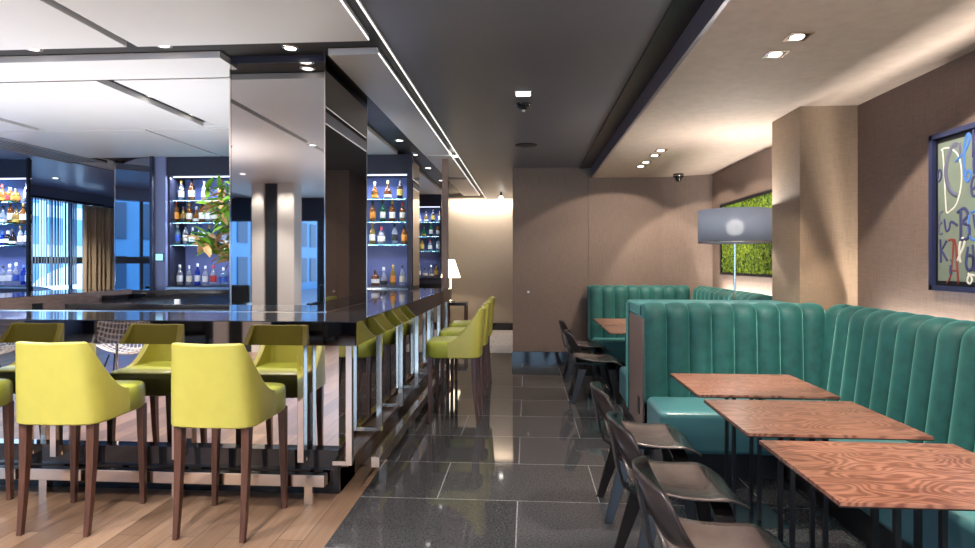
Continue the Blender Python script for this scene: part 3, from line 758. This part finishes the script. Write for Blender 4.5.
# ------------------------------------------------------------------ banquettes
def channel_back(parent, L, depth, nch, ztop=1.12, z0=.40, name='backrest', bul=.050, lean_=.03):
    """local: runs along +x, padded face towards -y at y=0"""
    prof = []
    for z in (z0, .55, .7, .85, .97, 1.03): prof.append((0, z, (0, -1)))
    r = .075
    for k in range(1, 7):
        a = PI/2*k/6; prof.append((r-r*math.cos(a), ztop-r+r*math.sin(a), (-0, -math.cos(a), math.sin(a))))
    prof.append((r+.05, ztop, (0, 0, 1))); prof.append((depth, ztop-.005, (0, 0, 1))); prof.append((depth, z0, (0, 0, 0)))
    m_ = 10
    def fn(u, v):
        i = round(v*(len(prof)-1)); p = prof[i]
        q_ = u*nch; ci = min(int(q_+1e-6), nch-1); ph = (1-math.cos(PI*min(1, max(0, q_-ci))))/2; x = (ci+ph)/nch*L
        b_ = bul*(max(0, 1-(2*ph-1)**2))**.5
        nrm = p[2] if len(p[2]) == 3 else (0, p[2][1], 0)
        if i >= len(prof)-2: b_ = 0
        elif i == len(prof)-3: b_ *= .5
        lean = lean_*(p[1]-z0)/(ztop-z0)
        return (x, p[0] + nrm[1]*b_ + lean, p[1] + (nrm[2]*b_*.45))
    mb = MB().grid(fn, nch*m_, len(prof)-1)
    # end caps
    for u in (0, 1):
        vs = [fn(u, i/(len(prof)-1)) for i in range(len(prof))]; mb.add(vs, [tuple(range(len(vs)))])
    return mb.build(name, 'velvet', parent, smooth=True)
def auto_smooth(o, ang=.7):
    pass
def seat_cushion(parent, x0, x1, y0, y1, z0=.165, z1=.45, name='seat_cushion'):
    return B(x0, x1, y0, y1, z0, z1).build(name, 'teal_leather', parent, bevel=.045, seg=5)

# end banquette facing camera + divider + far facing
eb = thing('corner_banquette', 'teal velvet channel-tufted end banquette facing the tables, with brown side panel', 'banquette', (.885, 4.50, 0))
channel_back(eb, 1.32, .74, 8)
seat_cushion(eb, .005, .80, -.50, -.005)
B(.03, .80, -.44, 0, 0, .165).build('plinth', 'black', eb)
B(-.012, 0, .03, .62, .17, 1.02).build('side_panel', 'panel_brown', eb)
B(-.008, .2, .0, .74, 0, .17).build('panel_base', 'black', eb)
sp = B(-.018, -.012, .15, .22, .27, .40).build('wall_socket', 'socket', eb)
B(-.02, -.012, .62, .75, .2, 1.10).build('velvet_edge', 'velvet', eb, bevel=.004)
B(-.010, 1.34, .14, .76, 1.03, 1.122).build('velvet_cap', 'velvet', eb, bevel=.02, seg=3)
seat_cushion(eb, .0, .85, .76, 1.28)
B(.03, .85, .76, 1.22, 0, .165).build('plinth', 'black', eb)
# wall banquette, faces -x: local x -> world -y ; rotate -90deg: local (x,y)->(y,-x); face -y -> -x
wb = thing('long_banquette', 'teal velvet channel-tufted banquette running along the wall under the letter artwork', 'banquette', (2.16, 4.575, 0), -PI/2)
channel_back(wb, 4.0, .22, 23, lean_=.09)
B(.115, 4.0, -.46, 0.01, .165, .45).build('seat_cushion', 'teal_leather', wb, bevel=.045, seg=5)
B(.0, 4.0, -.425, .22, 0, .165).build('plinth', 'black', wb)
B(.0, 4.0, -.485, -.47, 0, .022).build('metal_strip', 'chrome', wb)
# far booth
fb = thing('booth_banquette', 'teal velvet channel-tufted banquette against the brown wall of the far booth', 'banquette', (.84, 7.93, 0))
channel_back(fb, 1.31, .40, 8)
seat_cushion(fb, .005, .86, -.42, -.005); B(.03, .86, -.38, 0, 0, .165).build('plinth', 'black', fb)
fw = thing('booth_side_banquette', 'teal velvet channel-tufted banquette in the far booth under the green moss picture', 'banquette', (2.17, 7.90, 0), -PI/2)
channel_back(fw, 2.05, .21, 12)
B(.0, 2.05, -.45, 0, .165, .45).build('seat_cushion', 'teal_leather', fw, bevel=.045, seg=5)
B(.0, 2.05, -.40, .2, 0, .165).build('plinth', 'black', fw)

# ------------------------------------------------------------------ floor lamp
fl = thing('floor_lamp', 'floor lamp with wide grey drum shade standing behind the teal divider', 'floor lamp', (1.919, 5.60, 0))
def drum(r, z0, z1, name, mt):
    return MB().lathe([(r, z0), (r, z1)], 48).build(name, mt, fl, smooth=True, solid=.003)
drum(.322, 1.628, 1.930, 'lamp_shade', 'lampshade')
MB().lathe([(.324, 1.624), (.327, 1.624), (.327, 1.634), (.324, 1.634)], 48).build('shade_rim', 'chrome', fl, smooth=True)
MB().tube([(0, 0, .01), (0, 0, 1.71)], .011, 10).build('pole', 'chrome', fl)
mb = MB()
for k in range(3):
    a = k*2*PI/3; mb.tube([(0, 0, 1.64), (.322*math.cos(a), .322*math.sin(a), 1.632)], .003, 5)
mb.build('spider', 'chrome', fl)
MB().lathe([(0, 0), (.13, 0), (.13, .012), (.02, .02), (0, .02)], 28).build('base', 'chrome', fl, smooth=False)
MB().lathe([(0, 1.69), (.04, 1.70), (.07, 1.73), (.08, 1.77), (.07, 1.81), (.04, 1.84), (0, 1.85)], 14).build('light_bulb', 'bulb', fl, smooth=True)

# far side table and lamp
st = thing('side_table', 'small square side table in front of the cream wall at the corridor end', 'table', (-1.38, 11.6, 0))
B(-.2, .2, -.2, .2, .60, .66).build('table_top', 'steel', st)
for sx in (-1, 1):
    for sy in (-1, 1): B(sx*.18-.015, sx*.18+.015, sy*.18-.015, sy*.18+.015, 0, .60).build('leg', 'stool_leg', st)
tl = thing('table_lamp', 'small lamp with white cone shade at the corridor end', 'lamp', (-1.52, 11.7, .66))
MB().lathe([(.20, .48), (.08, .84)], 28).build('lamp_shade', 'whiteshade', tl, smooth=True, solid=.004)
MB().lathe([(0, 0), (.09, 0), (.09, .02), (.02, .03), (.015, .55), (0, .55)], 16).build('base', 'chrome', tl, smooth=True)

# ------------------------------------------------------------------ pictures
pc = thing('letter_artwork', 'framed artwork of scattered painted letters on the brown wall over the long banquette', 'picture', (2.53, 3.82, 1.277), 0)
# local: y from 0 to -1.35 (towards camera), z 0..0.95, protrudes to -x
Wd, Hd = 1.35, .95
mb = MB()
mb.box(-.055, 0, -Wd, -Wd+.03, 0, Hd); mb.box(-.055, 0, -.03, 0, 0, Hd); mb.box(-.055, 0, -Wd, 0, 0, .03); mb.box(-.055, 0, -Wd, 0, Hd-.03, Hd)
mb.build('frame', 'frame_blue', pc)
B(-.03, -.002, -Wd+.03, -.03, .03, Hd-.03).build('inner_border', 'frame_black', pc)
B(-.034, -.028, -Wd+.06, -.055, .06, Hd-.06).build('canvas', 'canvas', pc)
def stroke(pts, w, mt, closed=False, name='painted_letter'):
    # pts in (distance from far frame edge, height); smooth catmull strokes
    P_ = [Vector((-.036, -p[0], p[1])) for p in pts]
    out = []
    for i in range(len(P_)-1):
        a = P_[max(i-1, 0)]; b_ = P_[i]; c_ = P_[i+1]; d_ = P_[min(i+2, len(P_)-1)]
        for k in range(4):
            t_ = k/4; out.append(.5*((2*b_)+(-a+c_)*t_+(2*a-5*b_+4*c_-d_)*t_*t_+(-a+3*b_-3*c_+d_)*t_**3))
    out.append(P_[-1])
    mb = MB(); mb.tube(out, w, 6)
    for i, v in enumerate(mb.v): mb.v[i] = (-.034+(v[0]+.034)*.25-.001, v[1], v[2])
    return mb.build(name, mt, pc, smooth=True)
def poly(pts, w, mt):
    q = []
    for i in range(len(pts)-1):
        for k in (0, .3, .7): q.append((pts[i][0]*(1-k)+pts[i+1][0]*k, pts[i][1]*(1-k)+pts[i+1][1]*k))
    q.append(pts[-1]); stroke(q, w, mt)
# picture coordinates: far edge at 0; visible part about 0..0.33
stroke([(.085, .845), (.095, .845), (.11, .70), (.12, .55), (.13, .47), (.16, .475), (.21, .51), (.245, .60), (.25, .70), (.225, .79), (.16, .845), (.10, .855)], .006, 'ink_white')       # D
stroke([(.215, .85), (.19, .86), (.155, .82), (.125, .74), (.13, .66), (.165, .59), (.215, .56)], .016, 'ink_grey')                         # C
stroke([(.235, .86), (.24, .78)], .010, 'ink_grey')
stroke([(.20, .76), (.27, .80), (.315, .87), (.30, .90), (.275, .85), (.27, .75), (.275, .66), (.30, .63), (.325, .67), (.30, .69), (.28, .66)], .010, 'ink_blue')      # looping script
stroke([(.34, .93), (.34, .76)], .010, 'ink_navy'); stroke([(.34, .92), (.375, .915), (.38, .87), (.345, .85)], .009, 'ink_navy')                    # p
stroke([(.055, .66), (.075, .67), (.085, .70), (.075, .73), (.06, .72), (.055, .68)], .008, 'ink_navy')                                 # o
stroke([(.35, .67), (.345, .74), (.37, .79), (.41, .78), (.42, .70), (.385, .65), (.355, .67)], .012, 'ink_navy'); stroke([(.425, .85), (.425, .65)], .014, 'ink_navy')   # d
stroke([(.33, .58), (.365, .60), (.365, .64), (.34, .645), (.325, .60), (.335, .545), (.37, .545)], .009, 'ink_navy')                        # e
stroke([(.10, .475), (.075, .47), (.07, .42), (.09, .41), (.07, .40), (.065, .35), (.095, .345)], .008, 'ink_grey')                           # E
stroke([(.11, .43), (.125, .36), (.15, .37), (.165, .41), (.22, .385)], .008, 'ink_navy')                                               # v
poly([(.245, .47), (.245, .30)], .012, 'ink_navy'); stroke([(.215, .46), (.27, .48), (.30, .44), (.26, .40), (.31, .375), (.30, .31), (.235, .30)], .011, 'ink_navy')         # B
stroke([(.32, .45), (.38, .46), (.42, .44)], .008, 'ink_blue'); stroke([(.31, .44), (.30, .36), (.33, .30), (.40, .31), (.43, .34)], .009, 'ink_blue')
stroke([(.34, .44), (.35, .38), (.37, .34)], .008, 'ink_navy')
poly([(.075, .31), (.08, .17)], .009, 'ink_navy'); poly([(.13, .30), (.085, .245), (.135, .18)], .009, 'ink_navy')                           # K
stroke([(.145, .30), (.175, .305), (.185, .27), (.165, .10), (.13, .045)], .008, 'ink_red'); stroke([(.17, .30), (.20, .29), (.215, .16), (.225, .04)], .009, 'ink_red'); poly([(.15, .125), (.225, .12)], .007, 'ink_red')   # A
poly([(.165, .155), (.165, .10)], .012, 'ink_navy'); stroke([(.165, .18), (.167, .183)], .013, 'ink_navy')                              # i
stroke([(.215, .18), (.255, .24), (.275, .29), (.255, .31), (.235, .27), (.235, .20), (.245, .17)], .009, 'ink_white')                       # l
stroke([(.30, .26), (.285, .17), (.30, .13), (.335, .14), (.34, .20), (.30, .21)], .010, 'ink_navy'); poly([(.335, .27), (.345, .12)], .010, 'ink_navy')                                # d
stroke([(.385, .27), (.375, .23), (.39, .20), (.41, .22), (.405, .27), (.385, .27)], .009, 'ink_navy')                                        # o
stroke([(.30, .11), (.33, .08), (.315, .05), (.295, .065), (.31, .10), (.36, .10), (.40, .13)], .007, 'ink_white')                           # script
stroke([(.40, .89), (.41, .85), (.42, .88), (.43, .84), (.445, .88)], .006, 'ink_yellow')
for k in range(16):
    a = .50+.19*(k % 4)+rnd.uniform(-.02, .02); b_ = .15+.19*(k//4); s_ = .05
    G_ = [[(.8, .9), (-.2, 1), (-.8, .2), (-.5, -.8), (.3, -1), (.8, -.6)], [(-.7, -1), (-.7, 1), (.6, .7), (.5, .1), (-.6, 0)], [(-.8, -1), (0, 1), (.8, -1)],
          [(.8, .9), (-.3, 1), (-.6, .4), (.5, -.2), (.5, -.9), (-.7, -.9)], [(-.8, 1), (-.7, -.5), (0, -1), (.7, -.5), (.8, 1)], [(-.8, 1), (.8, 1), (-.8, -1), (.8, -1)],
          [(0, 1), (-.7, .3), (-.6, -.7), (0, -1), (.7, -.6), (.6, .4), (0, 1)], [(-.8, -1), (-.7, .9), (0, -.2), (.7, .9), (.8, -1)]][(k*5+k//4) % 8]
    stroke([(a+s_*p, b_+s_*q) for p, q in G_], .010, rnd.choice(['ink_navy', 'ink_blue', 'ink_red', 'ink_white', 'ink_grey']))

mp = thing('moss_picture', 'black framed green moss picture on the brown wall behind the floor lamp', 'picture', (2.53, 7.79, 1.29))
mb = MB(); Wd, Hd = 1.75, .90
mb.box(-.05, 0, -Wd, -Wd+.03, 0, Hd); mb.box(-.05, 0, -.03, 0, 0, Hd); mb.box(-.05, 0, -Wd, 0, 0, .03); mb.box(-.05, 0, -Wd, 0, Hd-.03, Hd)
mb.build('frame', 'frame_black', mp)
def mossf(u, v):
    return (-.03+.010*math.sin(u*61+v*23)*math.sin(v*47)+rnd.uniform(-.006, .006), -.03-(Wd-.06)*u, .03+(Hd-.06)*v)
mb = MB().grid(mossf, 90, 50); mb.build('moss', 'moss', mp, smooth=True)

# ------------------------------------------------------------------ ceiling fixtures
def spot(loc, energy, ang, blend=.5, col=(1, .88, .75), rot=(0, 0, 0), rad=.04, name='downlight_lamp', parent=None):
    l = bpy.data.lights.new(name, 'SPOT'); l.energy = energy; l.spot_size = math.radians(ang); l.spot_blend = blend; l.color = col; l.shadow_soft_size = rad
    o = bpy.data.objects.new(name, l); COL.objects.link(o); o.location = loc; o.rotation_euler = rot; return o
def square_dl(x, y, z, label, e=40, rot=(0, 0, 0), ang=95, col=(1, .86, .72), blend=.12):
    t = thing('square_downlight', label, 'downlight', (x, y, z), 0, 'square recessed downlights in the soffit')
    mb = MB(); a, b_ = .06, .045
    for q in ((-a, a, -a, -b_), (-a, a, b_, a), (-a, -b_, -b_, b_), (b_, a, -b_, b_)): mb.box(*q, -.006, .0)
    mb.build('frame', 'chrome', t)
    B(-b_, b_, -b_, b_, -.002, -.0005).build('recess', 'black_gloss', t)
    MB().lathe([(0, -.012), (.028, -.010), (.036, -.002)], 18, (0, .008, 0)).build('lens', 'lens', t, smooth=True)
    if e: spot((x, y, z-.02), e, ang, blend, col, rot)
def round_dl(x, y, z, label, e=40, ang=100, rot=(0, 0, 0), col=(1, .93, .86), lens='lens'):
    t = thing('round_downlight', label, 'downlight', (x, y, z), 0, 'round downlights of the bar ceiling')
    MB().lathe([(.040, -.004), (.058, -.006), (.060, 0)], 24).build('ring', 'chrome', t, smooth=True)
    MB().lathe([(0, -.004), (.040, -.003)], 24).build('lens', lens, t, smooth=True)
    if e: spot((x, y, z-.03), e, ang, .5, col, rot)
SOF = [(1.436, 3.236), (1.43, 3.50), (1.433, 6.43), (1.432, 6.73), (1.425, 7.19), (1.422, 7.49)]
SL = ['nearer of the pair over the tables', 'farther of the pair over the tables', 'first of the distant four', 'second of the distant four', 'third of the distant four', 'last of the distant four']
ROT = [(0, math.radians(-28), 0), (math.radians(38), math.radians(25), 0), (math.radians(30), 0, 0), (0, math.radians(-30), 0), (math.radians(35), math.radians(8), 0), (math.radians(10), math.radians(-30), 0)]
EN = [120, 110, 45, 50, 60, 60]
for k, (x, y) in enumerate(SOF):
    square_dl(x, y, 2.65, 'square recessed soffit downlight, '+SL[k], EN[k], ROT[k])
square_dl(1.43, .9, 2.65, 'added unseen soffit downlight on the camera side of the tables', 150, (0, math.radians(-15), 0))  # this and the next: unseen downlights added for bounced light
square_dl(1.43, -.9, 2.65, 'added unseen soffit downlight behind the camera', 120, (0, 0, 0))
for k, (x, y) in enumerate([(-3.35, 3.79), (-2.43, 3.79), (-1.64, 3.76), (-1.60, 3.90)]):
    round_dl(x, y, 2.90, 'round downlight in the dark ceiling slot over the front counter, '+['farthest from the column', 'middle one', 'beside the column', 'tilted one touching the column'][k], 55 if k < 3 else 20)
for k, y in enumerate((4.95, 5.6)): round_dl(-3.26, y, 2.90, 'round downlight in the long diagonal ceiling groove, '+['nearer', 'farther']+'' if 0 else 'round downlight in the long ceiling groove, '+['nearer one', 'farther one'][k], 45)
for k, y in enumerate((6.95, 7.9, 9.0, 10.4)): round_dl(-1.52, y, 2.90, 'round downlight in the groove leading to the distant cabinet, '+['first', 'second', 'third', 'fourth'][k]+' from the column', 30)
for k, (x, y) in enumerate([(-2.55, 1.2), (-1.55, 1.2), (-3.6, 1.2), (-2.55, -1.2), (-4.5, -1.0)]):  # unseen downlights added so light bounced off the floor brightens the ceiling
    round_dl(x, y, 2.845, 'added unseen round downlight in the ceiling panels behind the first row, number '+['one', 'two', 'three', 'four', 'five'][k], 150, 120)
round_dl(-7.9, 9.4, 2.855, 'round downlight in the bluish ceiling near the window', 130, 140, lens='lens_dim')
# corridor fixtures
t = thing('ceiling_light', 'small bright square light in the dark corridor ceiling', 'ceiling light', (-.03, 4.72, 2.80))
B(-.065, .065, -.065, .065, -.008, 0).build('housing', 'white_plastic', t); B(-.055, .055, -.055, .055, -.011, -.007).build('diffuser', 'lens', t)
spot((-.03, 4.72, 2.77), 60, 130, .6, (1, .95, .9))
t = thing('smoke_detector', 'small dark dome detector under the corridor ceiling', 'detector', (-.03, 5.05, 2.80))
MB().lathe([(0, -.055), (.03, -.05), (.05, -.03), (.065, -.02), (.07, 0)], 24).build('dome', 'black_gloss', t, smooth=True)
MB().lathe([(0, -.07), (.012, -.065), (.014, -.05)], 12).build('sensor', 'white_plastic', t, smooth=True)
t = thing('ceiling_speaker', 'flat round dark speaker in the corridor ceiling', 'speaker', (-.01, 6.82, 2.80))
MB().lathe([(0, -.012), (.10, -.012), (.13, -.004), (.13, 0)], 32).build('grille', 'grille_dark', t, smooth=True)
t = thing('spotlight', 'small bright spotlight at the far end of the corridor ceiling', 'spotlight', (-.50, 11.37, 2.80))
MB().tube([(0, 0, 0), (0, 0, -.08)], .015).build('stem', 'black', t); MB().lathe([(0, -.17), (.035, -.16), (.045, -.12), (.03, -.08), (0, -.08)], 18).build('head', 'lens', t, smooth=True)
spot((-.5, 11.37, 2.60), 18, 140, .5, (1, .92, .82), (math.radians(30), 0, 0))
t = thing('security_camera', 'small black dome camera under the soffit by the angled wall', 'camera', (2.06, 8.20, 2.65))
MB().lathe([(0, -.11), (.03, -.10), (.045, -.06), (.05, -.05), (.07, -.045), (.07, 0)], 20).build('dome', 'black_gloss', t, smooth=True)
MB().lathe([(.068, -.02), (.072, -.02), (.072, -.03), (.068, -.03)], 20).build('ring', 'chrome', t, smooth=True)
t = thing('wall_button', 'tiny round white button on the brown back wall', 'button', (.02, 8.5, 1.02)); MB().tube([(0, -.012, 0), (0, 0, 0)], .018, 14).build('cap', 'white_plastic', t)
t = thing('star_light', 'bright star shaped light at the ceiling edge above the far stools', 'light', (-.94, 7.69, 2.84))
MB().lathe([(0, -.02), (.03, -.01), (.035, 0)], 14).build('lens', 'bulb', t, smooth=True)

# lounge behind camera (seen in the mirrors)
def armchair(label, loc, rz):
    t = thing('armchair', label, 'armchair', loc, rz, 'dark leather armchairs in the lounge')
    B(-.33, .33, -.3, .35, .22, .44).build('seat', 'leather_dark', t, bevel=.04, seg=3)
    B(-.42, .42, .30, .46, .1, .98).build('backrest', 'leather_dark', t, bevel=.05, seg=3)
    for s_ in (-1, 1): B(min(s_*.33, s_*.45), max(s_*.33, s_*.45), -.32, .40, .1, .64).build('armrest', 'leather_dark', t, bevel=.04, seg=3)
    for sx in (-1, 1):
        for sy in (-.25, .38): B(sx*.36-.02, sx*.36+.02, sy-.02, sy+.02, 0, .12).build('leg', 'black', t)
    return t
a0 = armchair('dark leather armchair in the lounge beyond the cream columns', (-3.9, -3.6, 0), PI)
a1 = copy_tree(a0, (-6.0, -3.3, 0), PI*.9, 'dark leather armchair in the lounge beside the window', 'dark leather armchairs in the lounge')
def wire_chair(label, loc, rz):
    t = thing('wire_chair', label, 'chair', loc, rz, 'white wire lounge chairs')
    mb = MB()
    def pt(u, v):
        x = -.3+.6*u; a = abs(u-.5)*2
        if v < .5: return Vector((x, -.3+v*1.1, .40-.05*math.sin(v*PI*2)+.12*a**2))
        w = (v-.5)*2; return Vector((x*(1-.15*w), .25+.18*w, .38+.45*w+.12*a**2*(1-w)))
    for k in range(15): mb.tube([pt(k/14, j/14) for j in range(15)], .006, 4)
    for j in range(15): mb.tube([pt(k/14, j/14) for k in range(15)], .006, 4)
    mb.build('wire_shell', 'wire_white', t)
    for sx in (-1, 1):
        MB().tube([(sx*.28, -.28, 0), (sx*.2, -.1, .36)], .009, 6).build('leg', 'black', t); MB().tube([(sx*.28, .3, 0), (sx*.2, .1, .36)], .009, 6).build('leg', 'black', t)
    return t
w0 = wire_chair('white wire lounge chair reflected in the bar mirror', (-4.75, .3, 0), 2.8)
w1 = copy_tree(w0, (-6.3, .5, 0), 3.4, 'white wire lounge chair farther from the bar', 'white wire lounge chairs')

# ------------------------------------------------------------------ lighting
w = bpy.data.worlds.new('world'); scn.world = w; w.use_nodes = True
bg = w.node_tree.nodes['Background']; bg.inputs['Color'].default_value = (.45, .70, 1, 1); bg.inputs['Strength'].default_value = 3.1
def area(loc, rot, sx, sy, e, col=(1, 1, 1), name='cove_light'):
    l = bpy.data.lights.new(name, 'AREA'); l.shape = 'RECTANGLE'; l.size = sx; l.size_y = sy; l.energy = e; l.color = col
    o = bpy.data.objects.new(name, l); COL.objects.link(o); o.location = loc; o.rotation_euler = rot; return o
# floor lamp bulb
l = bpy.data.lights.new('lamp_bulb_light', 'POINT'); l.energy = 26; l.color = (1, .93, .85); l.shadow_soft_size = .03
o = bpy.data.objects.new('lamp_bulb_light', l); COL.objects.link(o); o.location = (1.919, 5.60, 1.90)
# cream wall washer at corridor end, led cove behind long banquette
area((-.95, 12.45, 2.78), (math.radians(20), 0, 0), 1.4, .05, 13, (1, .9, .78), 'wall_washer')
area((2.508, 2.6, .95), (0, math.radians(180), 0), .03, 3.6, 50, (1, .93, .85), 'banquette_cove_light')
area((2.46, 6.9, .95), (0, math.radians(180), 0), .05, 1.8, 24, (1, .93, .85), 'banquette_cove_light')
l = bpy.data.lights.new('table_lamp_light', 'POINT'); l.energy = 6; l.color = (1, .85, .65)
o = bpy.data.objects.new('table_lamp_light', l); COL.objects.link(o); o.location = (-1.52, 11.7, 1.25)
# floor lamps added out of view to brighten the ceilings
def fill_torchiere(x, y, e, label):
    t = thing('fill_uplighter', label, 'floor lamp', (x, y, 0), 0, 'unseen lamps added to light the ceiling')
    MB().tube([(0, 0, 0), (0, 0, 1.75)], .012, 8).build('pole', 'chrome', t)
    MB().lathe([(0, 0), (.14, 0), (.14, .02), (0, .03)], 24).build('base', 'black', t)
    MB().lathe([(.015, 1.72), (.10, 1.78), (.14, 1.84)], 24).build('lamp_shade', 'black', t, smooth=True)
    o = spot((x, y, 1.80), e, 165, .7, (1, .93, .88), (PI, 0, 0), .08, 'fill_uplighter_lamp')
fill_torchiere(1.9, .3, 560, 'added unseen fill lamp beside the nearest table')
fill_torchiere(-4.2, 1.3, 150, 'added unseen fill lamp in the lounge before the bar')
fill_torchiere(-1.3, -.6, 200, 'added unseen fill lamp behind the camera by the corridor')
# fill lights added inside the bar with housings, aimed up to brighten the ceiling
for x in (-4.4, -2.9): B(x-.52, x+.52, 4.03, 4.42, .88, .915).build('fill_light_housing', 'black', bar)
B(-1.70, -1.54, 5.45, 7.15, .88, .915).build('fill_light_housing', 'black', bar)
for x in (-4.4, -2.9): area((x, 4.35, .93), (PI-.25, 0, 0), 1.0, .12, 24, (.95, .96, 1), 'bar_fill_light')
area((-1.62, 6.3, .93), (PI, 0, 0), .12, 1.6, 12, (.95, .96, 1), 'bar_fill_light')
# lights over the cream columns
for x in (-4.77, -4.33, -4.19): spot((x, -1.98, 2.8), 25, 60, .5, (1, .93, .85), (math.radians(-8), 0, 0))

scn.view_settings.view_transform = 'Standard'; scn.view_settings.look = 'None'; scn.view_settings.gamma = 1
scn.view_settings.exposure = 0.7
scn.cycles.use_denoising = True
scn.cycles.max_bounces = 10; scn.cycles.diffuse_bounces = 5; scn.cycles.glossy_bounces = 6; scn.cycles.transmission_bounces = 6
scn.cycles.caustics_reflective = False; scn.cycles.caustics_refractive = False
scn.cycles.sample_clamp_indirect = 6
